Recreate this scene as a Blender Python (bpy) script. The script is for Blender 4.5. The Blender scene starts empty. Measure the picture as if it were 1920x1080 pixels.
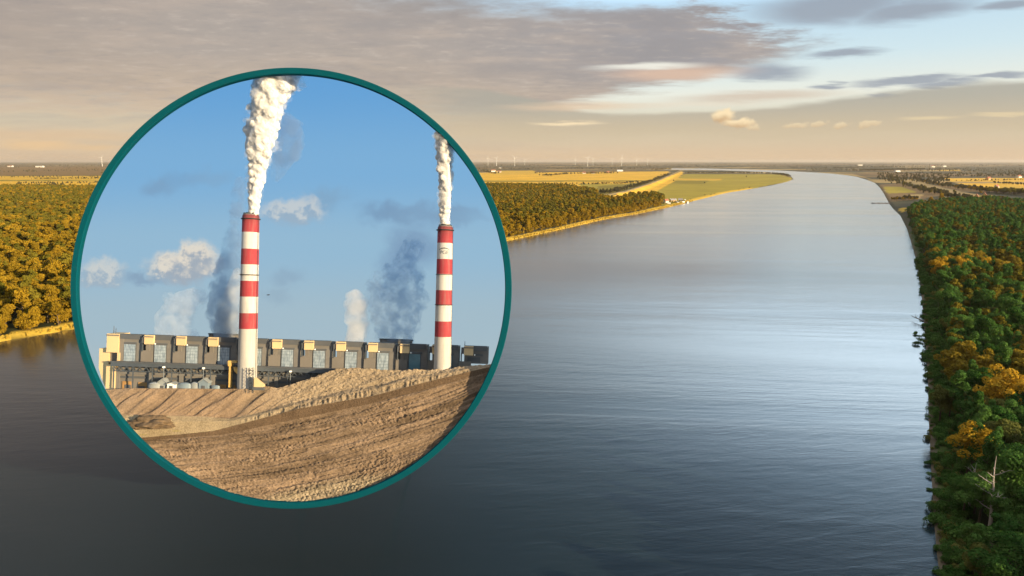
import bpy, bmesh, math, random
import numpy as np
from mathutils import Vector, Matrix, noise as mnoise
R = math.radians
scene = bpy.context.scene
col = scene.collection
random.seed(7)
rng = np.random.default_rng(11)

# ------------------------------------------------------------------ camera
CAM_H, PITCH, FPX = 80.0, R(10.53), 1280.0
cd = bpy.data.cameras.new('camera'); cam = bpy.data.objects.new('camera', cd); col.objects.link(cam)
cam.location = (0, 0, CAM_H); cam.rotation_euler = (R(90) - PITCH, 0, 0)
cd.sensor_width = 36.0; cd.lens = 24.0; cd.clip_start = 0.5; cd.clip_end = 150000.0
scene.camera = cam
AX_R = Vector((1, 0, 0)); AX_F = Vector((0, math.cos(PITCH), -math.sin(PITCH))); AX_U = Vector((0, math.sin(PITCH), math.cos(PITCH)))

# ------------------------------------------------------------------ colour management, sampling
scene.view_settings.view_transform = 'Standard'; scene.view_settings.look = 'None'
scene.view_settings.exposure = 1.0; scene.view_settings.gamma = 1.0
cy = scene.cycles
cy.use_denoising = True; cy.max_bounces = 8; cy.diffuse_bounces = 3; cy.glossy_bounces = 3
cy.transparent_max_bounces = 16; cy.volume_bounces = 3; cy.sample_clamp_indirect = 4.0
cy.volume_max_steps = 256
SUN_AZ, SUN_EL = R(124), R(11)          # azimuth from +Y towards +X

# ------------------------------------------------------------------ node helper
class Nd:
    """tiny expression builder over a node tree"""
    def __init__(s, tree): s.t = tree; s.n = tree.nodes; s.l = tree.links
    def new(s, typ, **kw):
        nd = s.n.new(typ)
        for k, v in kw.items(): setattr(nd, k, v)
        return nd
    def put(s, sock, v):
        if isinstance(v, bpy.types.NodeSocket): s.l.new(v, sock)
        elif v is not None: sock.default_value = v
    def m(s, op, a, b=None, c=None, clamp=False):
        nd = s.new('ShaderNodeMath', operation=op, use_clamp=clamp)
        s.put(nd.inputs[0], a)
        if b is not None: s.put(nd.inputs[1], b)
        if c is not None: s.put(nd.inputs[2], c)
        return nd.outputs[0]
    def add(s, a, b): return s.m('ADD', a, b)
    def mul(s, a, b): return s.m('MULTIPLY', a, b)
    def sub(s, a, b): return s.m('SUBTRACT', a, b)
    def mx(s, a, b): return s.m('MAXIMUM', a, b)
    def step(s, v, lo, hi, a=0.0, b=1.0):
        nd = s.new('ShaderNodeMapRange', interpolation_type='SMOOTHSTEP')
        s.put(nd.inputs[0], v); s.put(nd.inputs[1], lo); s.put(nd.inputs[2], hi); s.put(nd.inputs[3], a); s.put(nd.inputs[4], b)
        return nd.outputs[0]
    def mix(s, f, a, b, mode='MIX'):
        nd = s.new('ShaderNodeMix', data_type='RGBA', blend_type=mode)
        s.put(nd.inputs[0], f)
        s.put(nd.inputs[6], a if isinstance(a, bpy.types.NodeSocket) else (*a[:3], 1)); s.put(nd.inputs[7], b if isinstance(b, bpy.types.NodeSocket) else (*b[:3], 1))
        return nd.outputs[2]
    def ramp(s, f, stops, interp='LINEAR'):
        nd = s.new('ShaderNodeValToRGB'); cr = nd.color_ramp; cr.interpolation = interp
        while len(cr.elements) < len(stops): cr.elements.new(0.5)
        for e, (p, c) in zip(cr.elements, stops): e.position = p; e.color = (*c[:3], 1)
        s.put(nd.inputs[0], f); return nd.outputs[0]
    def noise(s, vec, scale, detail=4, rough=0.5, dist=0.0, out=0):
        nd = s.new('ShaderNodeTexNoise')
        if vec is not None: s.put(nd.inputs['Vector'], vec)
        nd.inputs['Scale'].default_value = scale; nd.inputs['Detail'].default_value = detail
        nd.inputs['Roughness'].default_value = rough; nd.inputs['Distortion'].default_value = dist
        return nd.outputs[out]
    def xyz(s, v):
        nd = s.new('ShaderNodeSeparateXYZ'); s.put(nd.inputs[0], v); return nd.outputs
    def vec(s, x, y, z):
        nd = s.new('ShaderNodeCombineXYZ'); s.put(nd.inputs[0], x); s.put(nd.inputs[1], y); s.put(nd.inputs[2], z); return nd.outputs[0]
    def vscale(s, v, xyz):
        nd = s.new('ShaderNodeVectorMath', operation='MULTIPLY'); s.put(nd.inputs[0], v); nd.inputs[1].default_value = xyz; return nd.outputs[0]
    def rot(s, v, eul):
        nd = s.new('ShaderNodeVectorRotate', rotation_type='EULER_XYZ'); s.put(nd.inputs['Vector'], v); nd.inputs['Rotation'].default_value = eul; return nd.outputs[0]
    def bump(s, h, strength=0.5, dist=1.0):
        nd = s.new('ShaderNodeBump'); s.put(nd.inputs['Height'], h); nd.inputs['Strength'].default_value = strength; nd.inputs['Distance'].default_value = dist
        return nd.outputs[0]
    def blob(s, u, v, cu, cv, ru, rv, soft=0.5):
        """1 inside an ellipse, fading to 0 at its rim"""
        a = s.m('POWER', s.m('ABSOLUTE', s.mul(s.sub(u, cu), 1.0 / ru)), 2.0); b = s.m('POWER', s.m('ABSOLUTE', s.mul(s.sub(v, cv), 1.0 / rv)), 2.0)
        return s.step(s.m('SQRT', s.add(a, b)), 1.0 + soft, max(0.0, 1.0 - soft), 0.0, 1.0)

def srgb(r, g, b):
    f = lambda c: (c / 255 / 12.92) if c / 255 <= 0.04045 else ((c / 255 + 0.055) / 1.055) ** 2.4
    return (f(r), f(g), f(b))

# ------------------------------------------------------------------ world sky
def px_dir(px, py):
    return (AX_F + AX_R * ((px - 960) / FPX) + AX_U * ((540 - py) / FPX)).normalized()
def px_azel(px, py):
    d = px_dir(px, py); return math.degrees(math.atan2(d.x, d.y)), math.degrees(math.asin(d.z))
world = bpy.data.worlds.new('World'); scene.world = world; world.use_nodes = True
W = Nd(world.node_tree); W.n.clear()
def build_world():
    tc = W.new('ShaderNodeTexCoord'); d = tc.outputs['Generated']
    x, y, z = W.xyz(d)[0:3]
    deg = 180 / math.pi
    az = W.mul(W.m('ARCTAN2', x, y), deg); el = W.mul(W.m('ARCSINE', z), deg)
    sky = W.new('ShaderNodeTexSky', sky_type='NISHITA', sun_disc=False)
    sky.sun_elevation = SUN_EL; sky.sun_rotation = SUN_AZ; sky.air_density = 1.0; sky.dust_density = 2.0; sky.ozone_density = 1.0
    # cloud-deck coordinates: the view ray meets a flat deck
    iz = W.m('DIVIDE', 1.0, W.add(W.mx(z, 0.0), 0.085))
    deck = W.vec(W.mul(x, iz), W.mul(y, iz), 0.0)
    wob = W.noise(deck, 0.9, 5, 0.55); wobc = W.sub(wob, 0.5)
    fine = W.noise(W.vscale(deck, (0.8, 1.6, 1)), 2.2, 6, 0.6); finec = W.sub(fine, 0.5)
    shred = W.noise(W.vscale(deck, (1.0, 1.3, 1)), 6.5, 7, 0.68); shredc = W.sub(shred, 0.5)
    azd = W.add(az, W.add(W.mul(wobc, 16.0), W.mul(shredc, 9.0))); eld = W.add(el, W.add(W.mul(wobc, 4.5), W.add(W.mul(finec, 3.2), W.mul(shredc, 1.8))))
    # clear sky: Nishita sky under an evening haze that thickens to the horizon
    clear = W.ramp(W.m('DIVIDE', W.mx(el, 0.0), 60.0, clamp=True), [
        (0.0, srgb(218, 189, 155)), (0.018, srgb(215, 193, 163)), (0.05, srgb(214, 204, 178)), (0.085, srgb(232, 234, 222)), (0.13, srgb(206, 227, 234)),
        (0.2, srgb(182, 213, 235)), (0.25, srgb(206, 220, 228)), (0.34, srgb(140, 165, 185)), (0.48, srgb(84, 104, 122)), (1.0, srgb(84, 100, 120))])
    # colour of the cloud deck: warm grey, greyer-violet higher and to the middle
    dk = W.mix(W.step(W.add(el, W.mul(wobc, 6)), 1.0, 10.0), srgb(212, 187, 157), srgb(172, 161, 152))
    dk = W.mix(W.mul(W.step(az, -12.0, 14.0), W.step(el, 3.0, 8.0)), dk, srgb(157, 153, 155))
    dk = W.mix(W.step(fine, 0.42, 0.72, 0.0, 0.5), dk, srgb(196, 178, 162))
    dk = W.mix(W.step(shred, 0.50, 0.72, 0.0, 0.5), dk, srgb(206, 192, 178))
    dk = W.mix(W.step(shred, 0.48, 0.30, 0.0, 0.4), dk, srgb(150, 144, 142))
    dk = W.mix(W.step(wob, 0.55, 0.38, 0.0, 0.45), dk, srgb(150, 144, 143))
    dk = W.mix(W.step(el, 10.5, 22.0, 0.0, 0.9), dk, W.mix(W.step(el, 40.0, 65.0), srgb(66, 64, 66), srgb(170, 172, 176)))
    # main deck: everything left of a slanting edge that runs to a tip at right
    edge_az, edge_el = px_azel(1500, 70)
    lim = W.add(W.mul(W.sub(el, edge_el), -0.0), edge_az)
    t = W.step(W.m('ABSOLUTE', W.sub(eld, edge_el - 0.2)), 0.0, 5.2, 0.0, 1.0)
    lim = W.sub(edge_az + 1.0, W.mul(t, 20.0))
    sw = W.add(3.6, W.mul(W.mx(W.sub(el, 11.0), 0.0), 1.2)); deckmask = W.step(W.sub(lim, azd), W.mul(sw, -1.0), sw)
    deckmask = W.mul(deckmask, W.step(eld, 1.0, 5.0, 0.25, 1.0))
    deckmask = W.mul(deckmask, W.sub(1.0, W.mul(W.step(azd, -16.0, 2.0), W.step(eld, 10.6, 13.2))))
    def gap(px, py, rx, ry, soft=0.45):
        a, e = px_azel(px, py); return W.blob(azd, eld, a, e, rx, ry, soft)
    # left-hand veil below the deck stays warm
    c = clear
    c = W.mix(W.mul(deckmask, 0.96), c, dk)
    # upper-right cloud shreds, grey blue
    top = None
    for (px, py, rx, ry) in [(1570, 10, 5.0, 1.0), (1720, 16, 3.5, 0.7), (1895, 8, 2.0, 0.4), (1440, 135, 2.8, 0.55), (1585, 102, 2.2, 0.28), (1700, 152, 3.0, 0.3),
                             (1560, 160, 1.2, 0.22), (1770, 158, 1.8, 0.25), (1860, 145, 2.0, 0.2), (1670, 175, 1.0, 0.2)]:
        a, e = px_azel(px, py)
        b = W.blob(W.add(az, W.mul(wobc, 4.0)), W.add(el, W.add(W.mul(wobc, 1.0), W.mul(finec, 1.4))), a, e, rx, ry, 0.6)
        top = b if top is None else W.mx(top, b)
    c = W.mix(W.mul(top, 0.85), c, srgb(150, 158, 170))
    # low stratus bank: right of the middle, thinning to the left
    a, e = px_azel(1800, 205)
    elq = W.add(el, W.mul(wobc, 1.2))
    top_edge = W.add(W.mul(W.step(az, 14.0, 34.0), 1.5), W.add(W.mul(W.step(az, 10.0, -6.0), 2.2), 3.7))
    bank = W.mul(W.step(elq, W.add(top_edge, 0.25), W.sub(top_edge, 0.25)), W.step(elq, 0.8, 2.6))
    bank = W.mul(bank, W.step(az, -14.0, 2.0))
    c = W.mix(W.mul(bank, 0.9), c, W.mix(W.step(el, 2.0, 5.0), srgb(204, 187, 158), srgb(172, 169, 157)))
    # sun-caught streaks and small gilded cumulus
    for (px, py, rx, ry, colr, f) in [(1065, 232, 2.3, 0.14, (250, 226, 186), .9), (1080, 200, 5.0, 0.3, (226, 200, 170), .7), (1270, 138, 4.5, 0.5, (222, 190, 166), .8),
                                      (1300, 195, 4.0, 0.25, (228, 216, 196), .6), (1210, 125, 3.6, 0.22, (240, 238, 226), .9), (1740, 221, 1.6, .12, (226, 206, 168), .8), (1895, 213, 1.8, .12, (226, 206, 168), .8),
                                      (50, 253, 7.0, 0.35, (224, 190, 150), .5), (70, 272, 2.0, 0.3, (232, 196, 150), .8), (180, 276, 1.2, 0.2, (228, 194, 150), .7), (1420, 180, 5.0, 0.35, (206, 186, 166), .7)]:
        a, e = px_azel(px, py)
        b = W.blob(W.add(az, W.mul(wobc, 2.0)), W.add(el, W.mul(finec, 0.7)), a, e, rx, ry, 0.7)
        c = W.mix(W.mul(b, f), c, srgb(*colr))
    puf = W.noise(d, 75, 5, 0.65); pufc = W.sub(puf, 0.5)
    for (px, py, rx, ry) in [(1356, 219, 0.85, 0.5), (1385, 231, 1.2, 0.32), (1415, 238, 0.6, 0.2), (1492, 236, .8, .17), (1535, 232, .5, .2), (1578, 234, .38, .22), (1628, 233, .7, .2)]:
        a, e = px_azel(px, py)
        b = W.blob(W.add(az, W.mul(pufc, 1.6)), W.add(el, W.mul(pufc, 1.1)), a, e, rx, ry, 0.35)
        f = 1.0 if rx > 0.9 or (px == 1356) else 0.55
        c = W.mix(W.mul(b, f), c, W.mix(W.step(W.add(el, W.mul(pufc, 0.8)), e - 0.4, e + 0.25), srgb(204, 172, 132), srgb(250, 226, 184)))
    # darker on the far left and overhead-left
    c = W.mix(W.mul(W.step(az, -20.0, -40.0, 0.0, 0.3), W.step(el, 3.0, 9.0)), c, srgb(166, 148, 132))
    below = W.step(z, -0.02, 0.0)
    c = W.mix(below, srgb(120, 105, 80), c)
    b1 = W.new('ShaderNodeBackground'); W.put(b1.inputs[0], sky.outputs[0]); b1.inputs[1].default_value = 0.05
    b2 = W.new('ShaderNodeBackground'); W.put(b2.inputs[0], c); W.put(b2.inputs[1], W.add(W.add(0.525, W.step(el, 50.0, 75.0, 0.0, 4.0)), W.mul(W.step(az, -6.0, 32.0), W.mul(W.step(el, 11.3, 14.5, 0.0, 1.75), W.step(el, 34.0, 16.0, 0.0, 1.0)))))
    mixs = W.new('ShaderNodeMixShader'); W.put(mixs.inputs[0], W.step(el, 14.0, 40.0, 1.0, 0.9)); W.l.new(b1.outputs[0], mixs.inputs[1]); W.l.new(b2.outputs[0], mixs.inputs[2])
    out = W.new('ShaderNodeOutputWorld'); W.l.new(mixs.outputs[0], out.inputs[0])
build_world()

# ------------------------------------------------------------------ sun
sl = bpy.data.lights.new('sun', 'SUN'); sun = bpy.data.objects.new('sun', sl); col.objects.link(sun)
sl.energy = 5.0; sl.angle = R(0.5); sl.color = (1.0, 0.77, 0.46)
SUN = Vector((math.sin(SUN_AZ) * math.cos(SUN_EL), math.cos(SUN_AZ) * math.cos(SUN_EL), math.sin(SUN_EL)))
sun.rotation_euler = SUN.to_track_quat('Z', 'Y').to_euler(); sun.location = SUN * 300

# ------------------------------------------------------------------ materials
def mat(name):
    m = bpy.data.materials.new(name); m.use_nodes = True; t = Nd(m.node_tree); t.n.clear()
    out = t.new('ShaderNodeOutputMaterial'); return m, t, out
def principled(t, out, colour, rough=0.7, normal=None, metallic=0.0, spec=0.3):
    p = t.new('ShaderNodeBsdfPrincipled'); t.put(p.inputs['Base Color'], colour if isinstance(colour, bpy.types.NodeSocket) else (*colour[:3], 1))
    t.put(p.inputs['Roughness'], rough); p.inputs['Metallic'].default_value = metallic; p.inputs['Specular IOR Level'].default_value = spec
    if normal is not None: t.put(p.inputs['Normal'], normal)
    t.l.new(p.outputs[0], out.inputs['Surface']); return p
def simple(name, c, var=0.25, scale=1.0, rough=0.7, metallic=0.0, stretch=(1, 1, 1), bump=0.0):
    m, t, out = mat(name); tc = t.new('ShaderNodeTexCoord')
    v = t.vscale(tc.outputs['Object'], stretch)
    n = t.noise(v, scale, 5, 0.6)
    n2 = t.noise(tc.outputs['Object'], scale * 0.21, 3, 0.5)
    f = t.add(t.mul(n, 0.6), t.mul(n2, 0.4))
    a = tuple(max(0, ch * (1 - var)) for ch in c); b = tuple(min(1, ch * (1 + var)) for ch in c)
    principled(t, out, t.ramp(f, [(0.3, a), (0.7, b)]), rough, t.bump(n, bump, 0.1) if bump else None, metallic)
    return m

def leaf_mat(name, dark, light, trans=0.3):
    m, t, out = mat(name)
    oi = t.new('ShaderNodeObjectInfo'); at = t.new('ShaderNodeAttribute'); at.attribute_name = 'tint'
    f = t.add(t.mul(oi.outputs['Random'], 0.6), t.mul(t.m('MULTIPLY', at.outputs['Fac'], 1.0), 0.4))
    c = t.ramp(f, [(0.05, dark), (0.55, tuple((a + b) / 2 for a, b in zip(dark, light))), (0.95, light)])
    df = t.new('ShaderNodeBsdfDiffuse'); t.put(df.inputs[0], c)
    tr = t.new('ShaderNodeBsdfTranslucent'); t.put(tr.inputs[0], c)
    ms = t.new('ShaderNodeMixShader'); ms.inputs[0].default_value = trans
    t.l.new(df.outputs[0], ms.inputs[1]); t.l.new(tr.outputs[0], ms.inputs[2]); t.l.new(ms.outputs[0], out.inputs['Surface'])
    return m
M = {}
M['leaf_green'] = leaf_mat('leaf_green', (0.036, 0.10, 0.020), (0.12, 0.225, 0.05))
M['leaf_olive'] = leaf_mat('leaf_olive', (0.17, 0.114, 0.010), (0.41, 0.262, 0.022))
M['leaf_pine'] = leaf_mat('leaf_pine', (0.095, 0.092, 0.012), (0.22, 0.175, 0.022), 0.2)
M['leaf_gold_lit'] = leaf_mat('leaf_gold_lit', (0.40, 0.25, 0.02), (0.60, 0.38, 0.04))  # sunlit treetops: the low sun is put into the leaf colour
M['leaf_lime'] = leaf_mat('leaf_lime', (0.10, 0.12, 0.03), (0.20, 0.20, 0.05))
M['leaf_far'] = leaf_mat('leaf_far', (0.058, 0.058, 0.030), (0.125, 0.105, 0.045), 0.1)
M['leaf_reed'] = leaf_mat('leaf_reed', (0.34, 0.22, 0.03), (0.52, 0.36, 0.06))
M['leaf_brown'] = leaf_mat('leaf_brown', (0.09, 0.065, 0.045), (0.16, 0.11, 0.07))
M['bark'] = simple('bark', (0.10, 0.075, 0.055), 0.4, 3.0, 0.9, stretch=(4, 4, 1))
M['bark_pale'] = simple('bark_pale', (0.42, 0.38, 0.34), 0.3, 3.0, 0.8, stretch=(4, 4, 1))

# ------------------------------------------------------------------ object helpers
def link(o, parent=None):
    col.objects.link(o)
    if parent is not None: o.parent = parent
    return o
def tag(o, label=None, cat=None, group=None, kind=None):
    if label: o['label'] = label
    if cat: o['category'] = cat
    if group: o['group'] = group
    if kind: o['kind'] = kind
    return o
def mesh_obj(name, bm, m, parent=None, smooth=False):
    me = bpy.data.meshes.new(name); bm.to_mesh(me); bm.free()
    for x in (m if isinstance(m, (list, tuple)) else [m]): me.materials.append(x)
    if smooth: me.polygons.foreach_set('use_smooth', [True] * len(me.polygons))
    return link(bpy.data.objects.new(name, me), parent)
def raw_mesh(name, verts, faces, mats, smooth=False):
    me = bpy.data.meshes.new(name); me.from_pydata([tuple(v) for v in verts], [], faces)
    for x in mats: me.materials.append(x)
    if smooth: me.polygons.foreach_set('use_smooth', [True] * len(me.polygons))
    me.update(); return me
def empty(name, loc=(0, 0, 0), rot=None):
    o = bpy.data.objects.new(name, None); o.empty_display_size = 1; col.objects.link(o)
    if rot is not None: o.matrix_world = Matrix.Translation(loc) @ rot
    else: o.location = loc
    return o
def box(bm, x0, x1, y0, y1, z0, z1):
    v = [bm.verts.new(p) for p in ((x0, y0, z0), (x1, y0, z0), (x1, y1, z0), (x0, y1, z0), (x0, y0, z1), (x1, y0, z1), (x1, y1, z1), (x0, y1, z1))]
    for f in ((0, 3, 2, 1), (4, 5, 6, 7), (0, 1, 5, 4), (1, 2, 6, 5), (2, 3, 7, 6), (3, 0, 4, 7)): bm.faces.new([v[i] for i in f])
def lathe(bm, prof, seg=32, cx=0, cy=0, caps=True):
    rings = []
    for r, z in prof: rings.append([bm.verts.new((cx + r * math.cos(2 * math.pi * i / seg), cy + r * math.sin(2 * math.pi * i / seg), z)) for i in range(seg)])
    for a, b in zip(rings, rings[1:]):
        for i in range(seg): bm.faces.new((a[i], a[(i + 1) % seg], b[(i + 1) % seg], b[i]))
    if caps:
        bm.faces.new(rings[0][::-1]); bm.faces.new(rings[-1])
    return rings
def tube(bm, pts, radii, seg=7):
    pts = [Vector(p) for p in pts]; rings = []
    for i, p in enumerate(pts):
        t = (pts[min(i + 1, len(pts) - 1)] - pts[max(i - 1, 0)]).normalized()
        a = t.orthogonal().normalized(); b = t.cross(a)
        rings.append([bm.verts.new(p + (a * math.cos(2 * math.pi * k / seg) + b * math.sin(2 * math.pi * k / seg)) * radii[i]) for k in range(seg)])
    for q, w in zip(rings, rings[1:]):
        best = min(range(seg), key=lambda s: (q[0].co - w[s].co).length)
        for k in range(seg): bm.faces.new((q[k], q[(k + 1) % seg], w[(k + 1 + best) % seg], w[(k + best) % seg]))
    bm.faces.new(rings[0][::-1]); bm.faces.new(rings[-1])

def G(px, py, z=0.0):
    d = AX_F + AX_R * ((px - 960) / FPX) + AX_U * ((540 - py) / FPX)
    t = (z - CAM_H) / d.z
    return Vector((d.x * t, d.y * t, z))
def Gxy(p): g = G(*p); return (g.x, g.y)

# ------------------------------------------------------------------ river outline and land use (measured on the ground)
left_bank = [(-420, 760), (-200, 690), (0, 641), (140, 617), (400, 560), (700, 500), (955, 451), (1040, 433), (1130, 412), (1200, 400), (1260, 387), (1300, 377), (1360, 362), (1410, 354), (1450, 347), (1478, 340), (1488, 336),
             (1484, 331), (1470, 327), (1440, 323), (1400, 321.2), (1360, 319.8), (1290, 319), (1240, 318)]
right_bank = [(1776, 1180), (1762, 1080), (1757, 1040), (1752, 985), (1747, 900), (1742, 800), (1740, 720), (1736, 650), (1731, 590), (1727, 540), (1716, 480), (1701, 430), (1688, 404), (1676, 393), (1668, 383), (1662, 372),
              (1656, 361), (1648, 350), (1640, 343), (1625, 337), (1604, 331), (1575, 327), (1540, 324), (1500, 321.8), (1460, 319.6), (1400, 317.6), (1330, 316), (1260, 315.5)]
RIVER = [(-900.0, -200.0), (-700.0, 150.0)] + [Gxy(p) for p in left_bank] + [Gxy(p) for p in right_bank[::-1]] + [(55.0, 20.0), (60.0, -200.0)]
def inside(poly, X, Y):
    r = np.zeros(X.shape, bool); n = len(poly)
    for i in range(n):
        x0, y0 = poly[i]; x1, y1 = poly[(i + 1) % n]
        if y0 == y1: continue
        c = ((y0 > Y) != (y1 > Y)) & (X < (x1 - x0) * (Y - y0) / (y1 - y0) + x0); r ^= c
    return r
def segdist(pts, X, Y, closed=False):
    d = np.full(X.shape, 1e9); n = len(pts)
    for i in range(n if closed else n - 1):
        x0, y0 = pts[i]; x1, y1 = pts[(i + 1) % n]; dx, dy = x1 - x0, y1 - y0; L = dx * dx + dy * dy + 1e-9
        t = np.clip(((X - x0) * dx + (Y - y0) * dy) / L, 0, 1); d = np.minimum(d, np.hypot(X - x0 - t * dx, Y - y0 - t * dy))
    return d
def river_sd(X, Y):            # > 0 on land
    d = segdist(RIVER, X, Y, True); return np.where(inside(RIVER, X, Y), -d, d)
def poly_px(*pts): return [Gxy(p) for p in pts]
DIKE = [Gxy(p) for p in [(1278, 320.5), (1262, 328), (1238, 340), (1205, 353), (1172, 364), (1138, 371), (1100, 376)]]
YEL, YEL2, OLV, GRN, BRN, TAN, DRK = (0.72, 0.42, 0.045), (0.62, 0.38, 0.05), (0.24, 0.19, 0.03), (0.36, 0.28, 0.04), (0.21, 0.135, 0.06), (0.40, 0.28, 0.12), (0.080, 0.074, 0.042)
FIELDS = [  # colour, outline
    (YEL2, poly_px((-300, 331), (210, 330), (215, 357), (-300, 357))), (YEL, poly_px((-300, 343), (215, 342), (215, 348), (-300, 349))), (OLV, poly_px((-300, 338), (130, 338), (215, 339.5), (-300, 340.5))),
    (TAN, poly_px((0, 322), (120, 321.5), (110, 324), (0, 324.5))), (BRN, poly_px((-300, 313), (220, 312), (220, 329), (-300, 330))),
    (YEL, poly_px((220, 330), (1256, 321.5), (1226, 346), (1180, 352), (905, 352), (220, 357))), (OLV, poly_px((900, 339.3), (1240, 338.8), (1234, 341), (905, 341.5))), (YEL2, poly_px((920, 320.5), (1000, 320), (1010, 327), (925, 327.5))),
    (GRN, poly_px((1085, 345), (1228, 343), (1190, 362), (1130, 364), (1090, 353))), (OLV, poly_px((1120, 350), (1225, 340), (1248, 333), (1180, 362), (1120, 366))),
    (YEL2, poly_px((1100, 343.6), (1180, 343.4), (1176, 346), (1100, 346))),
    (GRN, poly_px((1283, 327), (1462, 327), (1487, 335), (1476, 341), (1400, 356), (1300, 377), (1245, 386), (1190, 396), (1180, 376), (1240, 352))),
    (YEL2, poly_px((1270, 335), (1355, 336), (1350, 339), (1265, 339))), (OLV, poly_px((1262, 340), (1330, 339), (1322, 345), (1250, 345))),
    (YEL, poly_px((1280, 322), (1281, 326), (1262, 342), (1230, 360), (1195, 373), (1120, 377), (1150, 371), (1200, 356), (1240, 341), (1264, 329))),  # sun-facing slope of the dike, its light put into the yellow
    (YEL, poly_px((1110, 376), (1200, 373), (1190, 384), (1115, 383))),
    (TAN, poly_px((1380, 320.5), (1482, 324.5), (1440, 322.5))),
    (YEL, poly_px((1765, 335), (2300, 332), (2300, 366), (1880, 356), (1800, 346))), (TAN, poly_px((1790, 341), (2100, 343), (2100, 346), (1790, 344))), (YEL2, poly_px((1860, 350), (2300, 348), (2300, 362), (1900, 356))),
    (BRN, poly_px((1646, 347), (1700, 344), (1770, 366), (1730, 374), (1668, 380))), (TAN, poly_px((1656, 357), (1690, 356), (1695, 359.5), (1660, 360.5))), (GRN, poly_px((1656, 351), (1690, 351), (1720, 362), (1664, 364))), (BRN, poly_px((1656, 364), (1722, 362), (1735, 367), (1664, 370))),
    (TAN, poly_px((1705, 366), (1730, 365), (1726, 374), (1706, 375))), (TAN, poly_px((1692, 340), (1715, 340), (1800, 360), (1880, 374), (1862, 379), (1760, 358))), (OLV, poly_px((1760, 372), (1860, 366), (1862, 376), (1770, 378))),
    (YEL2, poly_px((1684, 393), (1700, 390), (1702, 396), (1690, 400))), (TAN, poly_px((1500, 322), (1600, 327), (1640, 338), (1600, 330), (1540, 325))),
    (TAN, poly_px((1690, 320), (1790, 318.5), (1790, 321), (1690, 322))), (YEL2, poly_px((1760, 319), (1800, 318.6), (1800, 320.6), (1760, 321))),
]
# ---------------- ground: one sheet to the horizon, fanning out from below the viewpoint
def fbm(X, Y, s, seed=0):
    out = np.zeros(X.shape); r = np.random.default_rng(seed); a = 1.0
    for k in range(4):
        for j in range(3):
            th = r.uniform(0, 6.28); ph = r.uniform(0, 6.28); q = s * 2 ** k * r.uniform(.7, 1.3)
            out += a * np.sin((X * math.cos(th) + Y * math.sin(th)) * q + ph) / 3
        a *= 0.55
    return out
SHADE_HILL = [(168, 0), (200, 90), (262, 210), (330, 300), (420, 420)]  # unseen rise, added to keep the near right bank wood in shade
def ground_z(X, Y):
    sd = river_sd(X, Y)
    z = np.clip(sd * 0.35, -2.2, 1.4) + 0.25 * fbm(X, Y, 0.05, 3) * np.clip(sd / 8, 0, 1)
    dd = segdist(DIKE, X, Y); z = z + 6.5 * np.clip(1 - (dd - 4) / 22, 0, 1)
    dh = segdist(SHADE_HILL, X, Y); hh = np.interp(Y, [0, 100, 200, 300], [30, 27, 15, 3])
    side = np.clip((X - (0.775 * Y + 22)) / 45, 0, 1)
    z = z + hh * np.exp(-(dh / 34) ** 2) * side
    return z, sd
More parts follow.
